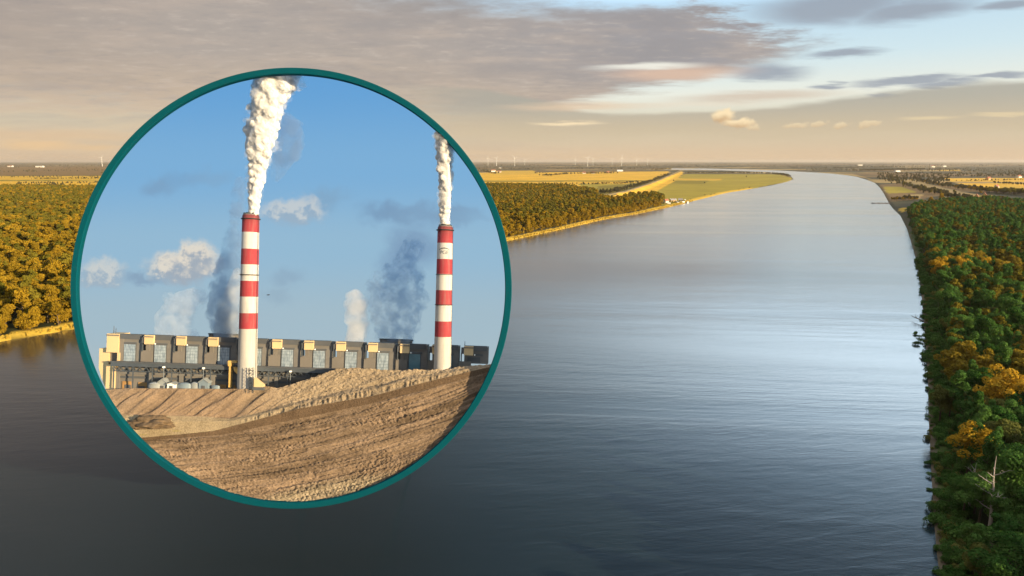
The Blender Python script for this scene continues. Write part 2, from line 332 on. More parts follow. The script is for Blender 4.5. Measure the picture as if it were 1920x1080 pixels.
def build_ground():
    front = np.linspace(-44, 44, 560); rest = np.linspace(44, 316, 90)[1:-1]
    ang = np.radians(np.concatenate([front, rest])); nA = len(ang)
    rad = np.concatenate([[0.5, 15, 30], np.geomspace(45, 70000, 520)]); nR = len(rad)
    A, Q = np.meshgrid(ang, rad, indexing='ij'); X = np.sin(A) * Q; Y = np.cos(A) * Q
    Z, sd = ground_z(X, Y)
    far = np.clip((Q - 9000) / 20000, 0, 1)
    C = np.empty(X.shape + (3,)); pn = fbm(X, Y, 0.004, 5); pn2 = fbm(X, Y * 2.5, 0.0016, 8)
    C[:] = DRK
    m = (pn2 + 0.4 * pn) > 0.55; C[m & (Q > 1500)] = TAN
    m = (pn - pn2) > 0.75; C[m & (Q > 1500)] = BRN
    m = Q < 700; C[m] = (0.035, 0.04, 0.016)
    for c, p in FIELDS: C[inside(p, X, Y)] = c
    strip = (sd > -1) & (sd < np.where(X < 0, 7, 5) + 0.006 * Q) & (X < 0.25 * Y + 200) & (Q > 200) & (X < 0.5 * Y); C[strip] = (0.62, 0.40, 0.055)
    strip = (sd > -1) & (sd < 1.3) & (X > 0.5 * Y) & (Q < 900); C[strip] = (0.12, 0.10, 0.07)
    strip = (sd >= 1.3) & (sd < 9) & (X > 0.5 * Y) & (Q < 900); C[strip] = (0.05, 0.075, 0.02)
    dd = segdist(DIKE, X, Y); C[(dd < 9)] = (0.42, 0.30, 0.11); C[dd < 3] = (0.20, 0.16, 0.12)
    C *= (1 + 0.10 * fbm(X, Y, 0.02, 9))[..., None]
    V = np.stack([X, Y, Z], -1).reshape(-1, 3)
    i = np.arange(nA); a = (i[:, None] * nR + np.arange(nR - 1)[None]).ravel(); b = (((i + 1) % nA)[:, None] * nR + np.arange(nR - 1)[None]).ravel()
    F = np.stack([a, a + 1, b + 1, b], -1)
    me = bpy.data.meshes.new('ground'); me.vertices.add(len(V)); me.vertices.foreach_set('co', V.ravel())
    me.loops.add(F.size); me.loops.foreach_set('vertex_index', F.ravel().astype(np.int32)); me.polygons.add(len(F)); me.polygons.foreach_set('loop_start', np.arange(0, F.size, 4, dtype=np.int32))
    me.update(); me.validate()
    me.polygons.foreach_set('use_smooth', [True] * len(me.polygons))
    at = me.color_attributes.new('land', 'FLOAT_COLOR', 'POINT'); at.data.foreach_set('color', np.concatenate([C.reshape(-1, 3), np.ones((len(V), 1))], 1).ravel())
    m, t, out = mat('ground'); g = t.new('ShaderNodeNewGeometry'); p = g.outputs['Position']
    ca = t.new('ShaderNodeAttribute'); ca.attribute_name = 'land'
    n1 = t.noise(p, 0.6, 6, 0.65); n2 = t.noise(t.vscale(p, (0.25, 1, 1)), 0.035, 4, 0.6)
    f = t.add(t.mul(n1, 0.5), t.mul(n2, 0.5))
    c = t.mix(1.0, ca.outputs['Color'], t.ramp(f, [(0.3, (0.62, 0.64, 0.62)), (0.7, (1.3, 1.27, 1.2))]), 'MULTIPLY')
    principled(t, out, c, 0.95, None, 0, 0.1)
    me.materials.append(m)
    o = link(bpy.data.objects.new('ground', me)); tag(o, kind='structure')
build_ground()

# ---------------- water
def build_water():
    bm = bmesh.new(); bmesh.ops.create_circle(bm, cap_ends=True, segments=96, radius=69000)
    m, t, out = mat('water'); g = t.new('ShaderNodeNewGeometry'); p = g.outputs['Position']
    lanes = t.noise(t.vscale(t.rot(p, (0, 0, R(6))), (0.0016, 0.011, 0)), 1.0, 5, 0.62, 0.6)      # wind lanes
    w1 = t.noise(t.vscale(t.rot(p, (0, 0, R(-8))), (0.10, 0.34, 1)), 1.0, 4, 0.55, 0.4)
    w2 = t.noise(t.vscale(t.rot(p, (0, 0, R(14))), (0.55, 1.5, 1)), 1.0, 3, 0.6)
    w3 = t.noise(t.vscale(p, (0.018, 0.05, 1)), 1.0, 3, 0.5)
    amp = t.step(lanes, 0.36, 0.66, 0.25, 1.4)
    h = t.add(t.add(t.mul(w1, 0.55), t.mul(w2, 0.12)), t.mul(w3, 0.9))
    h = t.mul(h, amp)
    p_ = principled(t, out, (0.013, 0.024, 0.030), t.step(lanes, 0.3, 0.7, 0.12, 0.24), t.bump(h, 0.42, 0.28), 0, 0.75)
    p_.inputs['IOR'].default_value = 1.333; p_.inputs['Coat Weight'].default_value = .8; p_.inputs['Coat IOR'].default_value = 1.333; p_.inputs['Coat Roughness'].default_value = .17; t.l.new(p_.inputs['Normal'].links[0].from_socket, p_.inputs['Coat Normal'])
    tag(mesh_obj('water', bm, m), kind='structure')
build_water()

# ------------------------------------------------------------------ trees
def leaf_cloud(rs, lobes, n, size, tint_z=None):
    """small bent leaf clumps on and in a set of lobes (centre, radius xyz); returns verts, faces, tints"""
    V, F, T = [], [], []
    tot = sum(l[1][0] * l[1][2] for l in lobes)
    for (c, rad) in lobes:
        k = max(4, int(n * rad[0] * rad[2] / tot)); lt = rs.uniform(0.0, 0.5)
        for _ in range(k):
            d = rs.normal(size=3); d /= np.linalg.norm(d) + 1e-9
            if d[2] < -0.45 and rs.random() < 0.7: d[2] = -d[2]
            q = rs.random() ** 0.35
            p = np.array(c) + d * np.array(rad) * (0.55 + 0.5 * q)
            nrm = d + rs.normal(size=3) * 0.55; nrm /= np.linalg.norm(nrm) + 1e-9
            a = np.cross(nrm, rs.normal(size=3)); a /= np.linalg.norm(a) + 1e-9; b = np.cross(nrm, a)
            s = size * rs.uniform(0.6, 1.35); i0 = len(V)
            e = s * rs.uniform(0.55, 1.0)
            V += [p - a * s * .5 - b * e * .25, p + a * s * .1 - b * e * .55, p + a * s * .55 + b * e * .1, p + a * s * .05 + b * e * .5 + nrm * s * .15, p - a * s * .45 + b * e * .3]
            F.append((i0, i0 + 1, i0 + 2, i0 + 3, i0 + 4)); T += [lt + rs.uniform(0, 0.5)] * 5
    return V, F, T
def crown_lobes(rs, kind, h):
    L = []
    if kind == 'broad':
        w = h * rs.uniform(0.24, 0.31)
        for i in range(rs.integers(15, 23)):
            th = rs.uniform(0, 6.28); q = rs.random() ** 0.6; zz = rs.uniform(0.40, 0.90)
            rr = w * (1.15 - abs(zz - 0.58) * 1.7) * q; r = h * rs.uniform(0.055, 0.135); rr *= rs.uniform(.8, 1.25)
            L.append(((rr * math.cos(th), rr * math.sin(th), h * zz), (r * rs.uniform(.8, 1.3), r, r * rs.uniform(.7, 1.1))))
        L.append(((0, 0, h * 0.6), (w * 0.6, w * 0.6, h * 0.25)))
    elif kind == 'tall':
        w = h * rs.uniform(0.15, 0.2)
        for i in range(13):
            zz = 0.3 + 0.64 * i / 12; th = rs.uniform(0, 6.28); rr = w * (1.1 - zz * 0.75) * rs.uniform(0.3, 1.0); r = h * rs.uniform(0.06, 0.105) * (1.25 - zz * .6)
            L.append(((rr * math.cos(th), rr * math.sin(th), h * zz), (r, r, r * 1.25)))
    elif kind == 'pine':
        w = h * rs.uniform(0.17, 0.22)
        for i in range(12):
            zz = rs.uniform(0.5, 0.95); th = rs.uniform(0, 6.28); rr = w * rs.uniform(0.2, 1.0) * (1.5 - zz); r = h * rs.uniform(0.06, 0.10)
            L.append(((rr * math.cos(th), rr * math.sin(th), h * zz), (r * 1.25, r * 1.25, r * 0.75)))
    elif kind == 'bush':
        for i in range(7):
            th = rs.uniform(0, 6.28); q = rs.random(); r = h * rs.uniform(0.25, 0.4)
            L.append(((h * .55 * q * math.cos(th), h * .55 * q * math.sin(th), h * rs.uniform(0.3, 0.65)), (r, r, r)))
    return L
def crown_mesh(name, seed, kind, h, n, size, m):
    rs = np.random.default_rng(seed)
    V, F, T = leaf_cloud(rs, crown_lobes(rs, kind, h), n, size)
    me = raw_mesh(name, V, F, [m]); at = me.attributes.new('tint', 'FLOAT', 'POINT'); at.data.foreach_set('value', np.array(T, np.float32))
    return me
def trunk_mesh(name, seed, kind, h, m, bare=False):
    rs = random.Random(seed); bm = bmesh.new(); top = h * (0.93 if bare else 0.82)
    n = 7; pts = [(rs.uniform(-1, 1) * 0.012 * h * i / n, rs.uniform(-1, 1) * 0.012 * h * i / n, -0.5 + (top + 0.5) * i / n) for i in range(n + 1)]
    r0 = h * 0.016 + 0.08
    tube(bm, pts, [r0 * (1.15 - 1.05 * i / n) for i in range(n + 1)])
    for k in range(14 if bare else 9):
        zz = rs.uniform(0.35, 0.85); i = zz * n; a = Vector(pts[int(i)]).lerp(Vector(pts[min(n, int(i) + 1)]), i % 1)
        th = rs.uniform(0, 6.28); ln = h * rs.uniform(0.12, 0.24) * (1.2 - zz * .6)
        up = rs.uniform(0.25, 0.8); e = a + Vector((math.cos(th), math.sin(th), up)) * ln; mid = a.lerp(e, 0.5) + Vector((0, 0, -0.05 * ln))
        rr = r0 * 0.42 * (1.1 - zz * 0.7); tube(bm, [a, mid, e], [rr, rr * .7, rr * .2], 5)
        if bare:
            for _ in range(3):
                f = a.lerp(e, rs.uniform(.4, .9)); tube(bm, [f, f + Vector((rs.uniform(-1, 1), rs.uniform(-1, 1), rs.uniform(0, 1))) * ln * .35], [rr * .4, rr * .1], 4)
    me = bpy.data.meshes.new(name); bm.to_mesh(me); bm.free(); me.materials.append(m); return me
# prototypes: (crown mesh, trunk mesh, height)
def protos(kind, mkey, hs, n, size, seed, bark='bark'):
    return [(crown_mesh('crown', seed + i, kind, h, n, size, M[mkey]), trunk_mesh('trunk', seed + i, kind, h, M[bark]), h) for i, h in enumerate(hs)]
P_GREEN = protos('broad', 'leaf_green', (15, 13, 16, 14, 12), 4300, 0.46, 100) + protos('tall', 'leaf_green', (17, 15), 3400, 0.44, 140)
P_LIME = protos('broad', 'leaf_lime', (13, 12), 3800, 0.45, 160)
P_GOLD_LIT = protos('broad', 'leaf_gold_lit', (15, 16), 3600, 0.46, 180)
M['leaf_amber_lit'] = leaf_mat('leaf_amber_lit', (0.17, 0.135, 0.016), (0.40, 0.28, 0.035))  # golden light on mid-distance treetops, put into the leaf colour
P_AMBER_LIT = protos('broad', 'leaf_amber_lit', (14, 13), 2600, 0.56, 190)
P_OLIVE = protos('broad', 'leaf_olive', (13, 12, 14), 1500, 0.72, 200) + protos('pine', 'leaf_olive', (14, 15), 1300, 0.72, 220)
P_PINE = protos('pine', 'leaf_pine', (15, 14, 16), 1300, 0.75, 240)
P_BUSH = protos('bush', 'leaf_green', (3.5, 4.5), 700, 0.45, 260)
P_LIMEB = protos('bush', 'leaf_lime', (3.2,), 600, 0.45, 270)
P_OBUSH = protos('bush', 'leaf_olive', (3.4, 4.2), 600, 0.5, 274)
P_FAR = protos('broad', 'leaf_far', (13, 15), 420, 1.5, 280)

def joined(pr):
    bm = bmesh.new(); bm.from_mesh(pr[0]); n0 = len(bm.faces); bm.from_mesh(pr[1])
    bm.faces.ensure_lookup_table()
    for f in bm.faces[n0:]: f.material_index = 1
    me = bpy.data.meshes.new('tree'); bm.to_mesh(me); bm.free()
    me.materials.append(pr[0].materials[0]); me.materials.append(pr[1].materials[0]); return me
_j = {}
def forest(name, items, label, cat):
    """uncountable wood: items = (x, y, z, scale, proto)"""
    prs = []; idx = []
    for it in items:
        if id(it[4][0]) not in [id(p[0]) for p in prs]: prs.append(it[4])
    order = {id(p[0]): i for i, p in enumerate(prs)}
    pc = bpy.data.collections.new(name + '_kinds')
    for i, p in enumerate(prs):
        k = id(p[0])
        if k not in _j: _j[k] = joined(p)
        pc.objects.link(bpy.data.objects.new('kind_%03d' % i, _j[k]))
    me = bpy.data.meshes.new(name); me.from_pydata([(i[0], i[1], i[2]) for i in items], [], [])
    a = me.attributes.new('pick', 'INT', 'POINT'); a.data.foreach_set('value', np.array([order[id(i[4][0])] for i in items], np.int32))
    a = me.attributes.new('size', 'FLOAT', 'POINT'); a.data.foreach_set('value', np.array([i[3] for i in items], np.float32))
    a = me.attributes.new('turn', 'FLOAT_VECTOR', 'POINT'); tv = np.zeros((len(items), 3), np.float32); tv[:, 2] = rng.uniform(0, 6.28, len(items)); tv[:, :2] = rng.normal(0, .05, (len(items), 2)); a.data.foreach_set('vector', tv.ravel())
    o = link(bpy.data.objects.new(name, me)); tag(o, label, cat, None, 'stuff')
    ng = bpy.data.node_groups.new(name, 'GeometryNodeTree')
    ng.interface.new_socket('Geometry', in_out='INPUT', socket_type='NodeSocketGeometry'); ng.interface.new_socket('Geometry', in_out='OUTPUT', socket_type='NodeSocketGeometry')
    gi = ng.nodes.new('NodeGroupInput'); go = ng.nodes.new('NodeGroupOutput'); ip = ng.nodes.new('GeometryNodeInstanceOnPoints'); ci = ng.nodes.new('GeometryNodeCollectionInfo')
    ci.inputs['Collection'].default_value = pc; ci.inputs['Separate Children'].default_value = True; ci.inputs['Reset Children'].default_value = True
    def attr(n, typ):
        x = ng.nodes.new('GeometryNodeInputNamedAttribute'); x.data_type = typ; x.inputs['Name'].default_value = n; return [s for s in x.outputs if s.enabled and s.name == 'Attribute'][0]
    ng.links.new(gi.outputs[0], ip.inputs['Points']); ng.links.new(ci.outputs[0], ip.inputs['Instance']); ip.inputs['Pick Instance'].default_value = True
    ng.links.new(attr('pick', 'INT'), ip.inputs['Instance Index']); ng.links.new(attr('size', 'FLOAT'), ip.inputs['Scale']); ng.links.new(attr('turn', 'FLOAT_VECTOR'), ip.inputs['Rotation'])
    ng.links.new(ip.outputs[0], go.inputs[0])
    md = o.modifiers.new('scatter', 'NODES'); md.node_group = ng
    return o
def tree(name, pr, x, y, z, s, label, cat='tree', group=None, rz=None):
    e = bpy.data.objects.new(name, None); col.objects.link(e); e.location = (x, y, z); e.rotation_euler = (random.uniform(-.05, .05), random.uniform(-.05, .05), random.uniform(0, 6.28) if rz is None else rz); e.scale = (s, s, s * random.uniform(.92, 1.1))
    tag(e, label, cat, group)
    if pr[1] is not None: link(bpy.data.objects.new('trunk', pr[1]), e)
    if pr[0] is not None: link(bpy.data.objects.new('crown', pr[0]), e)
    return e
def project(x, y, z):
    v = Vector((x, y, z - CAM_H)); d = v.dot(AX_F)
    if d <= 0: return None
    return 960 + FPX * v.dot(AX_R) / d, 540 - FPX * v.dot(AX_U) / d, d
def jgrid(x0, x1, y0, y1, step):
    gx, gy = np.meshgrid(np.arange(x0, x1, step), np.arange(y0, y1, step * .9), indexing='ij')
    gx = gx + rng.uniform(-.42, .42, gx.shape) * step; gy = gy + rng.uniform(-.42, .42, gy.shape) * step
    return gx.ravel(), gy.ravel()

# ---- right bank wood
def build_right_wood():
    wood = poly_px((1776, 1200), (1757, 1040), (1747, 900), (1742, 800), (1740, 720), (1736, 650), (1731, 590), (1727, 540), (1718, 480), (1706, 430), (1703, 402), (1730, 392), (1790, 384), (1860, 381), (1920, 378), (2300, 385), (2900, 480)) + [(330, 60), (200, -10), (70, -10)]
    X, Y = jgrid(40, 900, -10, 1300, 5.6)
    keep = inside(wood, X, Y) & (X < 0.86 * Y + 90) & (river_sd(X, Y) > 4.5)
    X, Y = X[keep], Y[keep]
    far = np.hypot(X, Y); keep = (far < 300) | (rng.random(len(X)) < 0.8); X, Y = X[keep], Y[keep]
    Z, sd = ground_z(X, Y)
    it = []
    gold_px = [(1765, 470), (1800, 468), (1838, 470), (1740, 462)]
    for x, y, z, s_ in zip(X, Y, Z, sd):
        q = math.hypot(x, y); r = random.random()
        near_edge = s_ < 7
        if near_edge and r < 0.55: pr = random.choice(P_BUSH); sc = random.uniform(.7, 1.3)
        elif 235 < q < 620 and mnoise.noise(Vector((x * .02, y * .011, 4.0))) > .14 and r < .6: pr = random.choice(P_AMBER_LIT); sc = random.uniform(.8, 1.15)
        elif q > 420 and r < 0.3: pr = random.choice(P_PINE); sc = random.uniform(.75, 1.05)
        elif q > 260 and r < 0.12: pr = random.choice(P_PINE); sc = random.uniform(.75, 1.0)
        elif r > 0.90: pr = random.choice(P_LIME); sc = random.uniform(.75, 1.0)
        else: pr = random.choice(P_GREEN); sc = random.uniform(.5, 1.12) * (0.8 if near_edge else 1)
        it.append((x, y, z, sc, pr))
    vis, rest = [], []
    for i in it:
        p = project(i[0], i[1], i[2] + 8)
        (vis if p and -20 < p[0] < 1950 and p[1] < 1130 and 85 < p[2] else rest).append(i)
    vis.sort(key=lambda i: math.hypot(i[0], i[1]))
    for (x, y, z, s, pr) in vis[:190]:
        if pr in P_BUSH: tree('bush', pr, x, y, z, s, 'low green bush at the water edge under the right bank trees', 'bush', 'bushes along the right bank')
        elif pr in P_LIME: tree('broadleaf_tree', pr, x, y, z, s, 'paler yellow-green tree among the dark trees of the right bank wood', 'tree', 'pale trees of the right bank wood')
        elif pr in P_AMBER_LIT: tree('broadleaf_tree', pr, x, y, z, s, 'tree with low sunlight put into its amber leaf colour in the right bank wood', 'tree', 'sun-coloured trees of the right bank wood')
        elif pr in P_GREEN[5:]: tree('broadleaf_tree', pr, x, y, z, s, 'slim tall dark green tree in the shaded right bank wood', 'tree', 'slim trees of the right bank wood')
        elif pr in P_OLIVE or pr in P_PINE: tree('pine_tree', pr, x, y, z, s, 'olive pine catching low sun further up the right bank wood', 'tree', 'pines of the right bank wood')
        else: tree('broadleaf_tree', pr, x, y, z, s, 'round-crowned dark green tree in the shaded right bank wood', 'tree', 'round trees of the right bank wood')
    forest('forest', vis[190:] + rest, 'dense mixed wood covering the land behind the right bank', 'wood')
build_right_wood()
def build_undergrowth():
    it = []; X, Y = jgrid(40, 420, 60, 560, 1.7); sd = river_sd(X, Y)
    keep = (sd > -0.6) & (sd < 7) & (X > .5 * Y) & (X < .8 * Y + 10) & (rng.random(len(X)) < np.where(sd < 1, .3, .75)); X, Y = X[keep], Y[keep]; Z, sd = ground_z(X, Y)
    for x, y, z in zip(X, Y, Z): it.append((x, y, z - .2, random.uniform(.2, .62) * (1.5 if random.random() < .08 else 1), random.choice(P_BUSH + P_BUSH + P_LIMEB)))
    forest('undergrowth', it, 'low green undergrowth between the right bank trees and the water', 'undergrowth')
build_undergrowth()
def gz(x, y): return float(ground_z(np.array([x]), np.array([y]))[0][0])
def lone(px, py, pr, s, label, name='broadleaf_tree', cat='tree', group=None, lift=0.0):
    g = G(px, py); return tree(name, pr, g.x, g.y, gz(g.x, g.y) + lift, s, label, cat, group)
# emergent trees of the near wood, sunlight put into the golden leaf colour (their feet on the ground, hidden by the wood)
lone(1862, 815, P_GOLD_LIT[0], 1.28, 'sunlit golden tree standing out above the dark wood, largest of the near golden crowns')
lone(1825, 905, P_GOLD_LIT[1], 0.98, 'small tree top with sunlight in its golden colour between dark green trees, lowest of the golden crowns')
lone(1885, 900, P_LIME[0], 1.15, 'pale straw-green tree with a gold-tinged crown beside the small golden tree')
lone(1760, 540, P_GOLD_LIT[0], 1.2, 'broad golden tree, leftmost of the bright sunlit clump on the right bank')
lone(1800, 535, P_GOLD_LIT[1], 1.15, 'rounded golden tree in the middle of the bright sunlit clump on the right bank')
lone(1840, 530, P_GOLD_LIT[0], 1.1, 'golden tree at the right end of the bright sunlit clump on the right bank')
lone(1760, 800, P_LIME[1], 0.95, 'leaning pale olive willow at the water edge of the right bank')
bare_pr = (None, trunk_mesh('trunk', 5, 'bare', 15, M['bark_pale'], True), 15)
g = G(1853, 1015); tree('dead_tree', bare_pr, g.x, g.y, gz(g.x, g.y), 1.25, 'bare whitish dead tree with a thin forked top among green trees', 'dead tree')
g = G(1815, 960); tree('dead_tree', bare_pr, g.x, g.y, gz(g.x, g.y), 0.8, 'small bare grey tree left of the whitish dead tree', 'dead tree')
fb = bmesh.new(); rs_ = random.Random(3)
g0 = G(1742, 612); g1 = G(1708, 598); base = Vector((g0.x, g0.y, 1.0)); tip = Vector((g1.x, g1.y, 1.6)) - base
tube(fb, [(0, 0, 0.1), tip * .5 + Vector((0, 0, .3)), tip], [.35, .25, .08])
for k in range(9):
    a = tip * rs_.uniform(.3, .95); tube(fb, [a, a + Vector((rs_.uniform(-2.5, 1), rs_.uniform(-3, 3), rs_.uniform(.3, 2.2)))], [.1, .03], 4)
ft = mesh_obj('fallen_tree', fb, M['bark']); ft.location = base; tag(ft, 'bare fallen tree reaching from the right bank over the water', 'fallen tree')
for k, (px, py, s) in enumerate([(1716, 627, .55), (1724, 633, .4), (1717, 646, .6), (1727, 641, .45), (1732, 670, .75)]):
    pr = (P_BUSH[k % 2][0], P_BUSH[k % 2][1], 0); gg = G(px, py)
    tree('bush', pr, gg.x, gg.y, -0.3, s, 'small dark bush standing in the shallow water by the fallen tree', 'bush', 'bushes in the shallows')

# ---- left bank wood
def build_left_wood():
    wood = poly_px((-420, 757), (-200, 687), (0, 634), (140, 611), (400, 555), (700, 495), (955, 446), (1040, 428), (1130, 408), (1200, 396), (1238, 387), (1246, 378), (1226, 371), (1180, 375), (1150, 382), (1120, 377), (1118, 365), (1060, 354), (1000, 353), (925, 352), (600, 354), (230, 357), (0, 356), (-420, 356))
    X, Y = jgrid(-2600, 500, 180, 2300, 6.6)
    keep = inside(wood, X, Y) & (X > -1.02 * Y) & (river_sd(X, Y) > 9); X, Y = X[keep], Y[keep]
    u = X / Y; hid = (u > -0.60) & (u < -0.08); keep = ~hid | (rng.random(len(X)) < 0.45); X, Y = X[keep], Y[keep]
    # small clearings
    cl = fbm(X, Y, 0.035, 21) < -0.95; X, Y = X[~cl], Y[~cl]
    Z, sd = ground_z(X, Y); it = []
    for x, y, z, s_ in zip(X, Y, Z, sd):
        r = random.random(); q = math.hypot(x, y)
        if s_ < 26: pr = random.choice(P_OLIVE[:3]); sc = random.uniform(.55, .95)
        elif q > 900 and r < .55: pr = random.choice(P_PINE); sc = random.uniform(.75, 1.05)
        else: pr = random.choice(P_OLIVE + P_PINE[:1]); sc = random.uniform(.6, 1.2)
        it.append((x, y, z, sc, pr))
    vis, rest = [], []
    for i in it:
        p = project(i[0], i[1], i[2] + 7)
        (vis if p and (-15 < p[0] < 142 or 940 < p[0] < 1260) else rest).append(i)
    vis.sort(key=lambda i: math.hypot(i[0], i[1])); n = 95
    for (x, y, z, s, pr) in vis[:n]:
        a = 'front' if x < -0.3 * y else 'far'
        if a == 'front': tree('broadleaf_tree' if pr in P_OLIVE[:3] else 'pine_tree', pr, x, y, z, s, ('rounded' if pr in P_OLIVE[:3] else 'flat-topped') + ' golden olive tree at the river edge of the left bank wood', 'tree', 'sunlit trees of the left bank wood')
        else: tree('broadleaf_tree' if pr in P_OLIVE[:3] else 'pine_tree', pr, x, y, z, s, ('rounded' if pr in P_OLIVE[:3] else 'flat-topped') + ' golden brown tree at the river edge of the wood beyond the ring', 'tree', 'sunlit trees right of the ring')
    for x, y, z, s_ in zip(X, Y, Z, sd):
        if s_ < 24 and random.random() < .8: rest.append((x + random.uniform(-3, 3), y - random.uniform(1, 4), z - .2, random.uniform(.7, 1.5), random.choice(P_OBUSH)))
    forest('forest', vis[n:] + rest, 'golden sunlit wood stretching back from the left bank to the yellow fields', 'wood')
build_left_wood()

# ---- distant belts, hedges and scattered woods
def build_far_woods():
    it = []
    def belt(pts, n, w=14, s=(.5, 1.0), prs=P_FAR):
        pts = [G(*p) for p in pts]
        for _ in range(n):
            k = random.randrange(len(pts) - 1); q = pts[k].lerp(pts[k + 1], random.random()); x = q.x + random.gauss(0, w); y = q.y + random.gauss(0, w)
            if river_sd(np.array([x]), np.array([y]))[0] < 6: continue
            it.append((x, y, gz(x, y), random.uniform(*s), random.choice(prs)))
    def patch(x0, x1, y0, y1, n, s=(.6, 1.1), prs=P_FAR, gaps=0.0):
        for _ in range(n):
            g = G(random.uniform(x0, x1), random.uniform(y0, y1))
            if river_sd(np.array([g.x]), np.array([g.y]))[0] < 8: continue
            if gaps and mnoise.noise(Vector((g.x * .0012, g.y * .0006, 3.0))) < gaps: continue
            it.append((g.x, g.y, gz(g.x, g.y), random.uniform(*s), random.choice(prs)))
    # horizon woods
    patch(-200, 2100, 304.5, 312, 2600, (.9, 1.6), gaps=-.15); patch(-200, 260, 311, 327, 500, gaps=-.05); patch(890, 1250, 309, 319, 700, gaps=-.12)
    patch(1480, 2100, 306, 322, 1700, gaps=-.1); patch(1200, 1560, 309, 314.5, 500)
    belt([(1285, 325.6), (1360, 325.2), (1450, 326.5), (1482, 331)], 260, 14, (.5, .9)); belt([(1468, 326), (1487, 334)], 60, 8, (.5, .8))
    belt([(1600, 321.5), (1730, 318)], 300, 40, (.8, 1.3)); belt([(1560, 316), (1690, 314)], 160, 60, (.9, 1.3))
    # left fields
    for b in ([(-100, 334), (200, 333)], [(40, 346), (190, 344.5)], [(0, 350), (120, 349)], [(60, 337), (190, 336)]): belt(b, 60, 12, (.3, .7))
    # centre hedges and village trees
    belt([(905, 321), (930, 327)], 60, 20, (.6, 1.0)); belt([(1020, 331), (1062, 327), (1150, 326)], 150, 18, (.5, .9)); belt([(1000, 326), (1030, 325)], 14, 12, (.4, .7))
    belt([(1100, 347), (1165, 346), (1200, 342)], 70, 8, (.35, .6)); belt([(1255, 327), (1225, 341), (1195, 352)], 160, 10, (.4, .8)); belt([(1010, 346), (1110, 348)], 26, 12, (.35, .6))
    belt([(1190, 351), (1160, 360), (1120, 366)], 130, 10, (.4, .8)); belt([(1225, 319.5), (1280, 317.5)], 160, 30, (.7, 1.1))
    # right bank beyond the wood
    patch(1645, 1780, 325, 343, 420, (.5, 1.0), gaps=-.2); patch(1780, 2000, 322, 333, 380, (.6, 1.0), gaps=-.2)
    belt([(1665, 338), (1700, 350), (1740, 360), (1775, 368)], 190, 12, (.5, .9), P_PINE[:1] + P_FAR); belt([(1720, 341), (1780, 352), (1840, 360), (1925, 366)], 260, 12, (.5, 1.0), P_FAR + P_OLIVE[:1])
    belt([(1780, 372), (1815, 374)], 50, 10, (.5, .8), P_FAR); belt([(1668, 379), (1700, 376), (1715, 377)], 50, 5, (.45, .75), P_OLIVE[:2] + P_FAR); belt([(1800, 341), (1925, 338)], 50, 14, (.3, .6))
    belt([(1850, 362), (2000, 372)], 240, 16, (.7, 1.1), P_PINE); belt([(1870, 345), (1930, 349)], 40, 10, (.4, .7))
    # bank bushes of the meadow point
    belt([(1320, 370), (1410, 353)], 40, 3, (.12, .3)); belt([(1250, 385), (1300, 376)], 30, 4, (.15, .35))
    forest('distant_woods', it, 'dark hazy tree belts and copses spread over the far plain', 'wood')
build_far_woods()
for k, (px, py, s, lab) in enumerate([(1018, 349, .95, 'round tree alone on the yellow field, right of the ring, larger of a pair'), (1010, 350, .6, 'smaller tree of the pair on the yellow field right of the ring'), (1094, 349, .8, 'single tree at the wood edge before the green meadow'),
        (1062, 346, .5, 'small round tree alone in the middle of the yellow field'), (1399, 333.5, .75, 'lone dark tree in the middle of the green meadow point'), (1241, 379, 1.05, 'tall dark tree beside the white camp by the river'), (1232, 381, .9, 'dark tree just left of the tall tree by the camp'),
        (1321, 345, .5, 'small tree in the left part of the green meadow'), (1263, 341, .55, 'tree at the foot of the yellow dike slope'),
        (37, 352, 1.1, 'broad dark tree at the left edge of the yellow fields'), (55, 353, .95, 'broad tree right of the dark tree at the yellow fields'), (168, 351, .9, 'round tree in the yellow field near the ring left side'),
        (1745, 383, 1.25, 'large olive tree on the near side of the small plots, right bank'), (1727, 386, 1.0, 'dark tree before the large olive tree on the right bank'), (1765, 380, 1.2, 'broad olive tree right of the large olive tree on the right bank'), (1838, 366, .9, 'dark tree beside the ochre barns on the right bank')]):
    lone(px, py, random.choice(P_OLIVE[:3] if px > 1700 else P_FAR), s, lab)

# reeds along the left bank: golden ground cover
def build_reeds():
    rs = np.random.default_rng(4); V, F, T = [], [], []
    pts = [Vector((*Gxy(p), 0)) for p in left_bank[1:12]]
    for a, b in zip(pts, pts[1:]):
        L = (b - a).length; n = int(L * 2.2); nrm = Vector((-(b - a).y, (b - a).x, 0)).normalized()
        for _ in range(n):
            q = a.lerp(b, rs.random()) + nrm * rs.uniform(0.5, 7.5); h = rs.uniform(.8, 2.0); w = rs.uniform(.4, .9); th = rs.uniform(0, 3.14); i = len(V); dx, dy = math.cos(th) * w, math.sin(th) * w
            z = 0.2; V += [(q.x - dx, q.y - dy, z), (q.x + dx, q.y + dy, z), (q.x + dx * .8, q.y + dy * .8 + .2, z + h * .8), (q.x, q.y + .3, z + h), (q.x - dx * .9, q.y - dy * .9, z + h * .7)]
            F.append((i, i + 1, i + 2, i + 3, i + 4)); T += [rs.random()] * 5
    me = raw_mesh('reeds', V, F, [M['leaf_reed']]); at = me.attributes.new('tint', 'FLOAT', 'POINT'); at.data.foreach_set('value', np.array(T, np.float32))
    tag(link(bpy.data.objects.new('reeds', me)), 'golden reeds fringing the left bank of the river', 'reeds', None, 'stuff')
build_reeds()

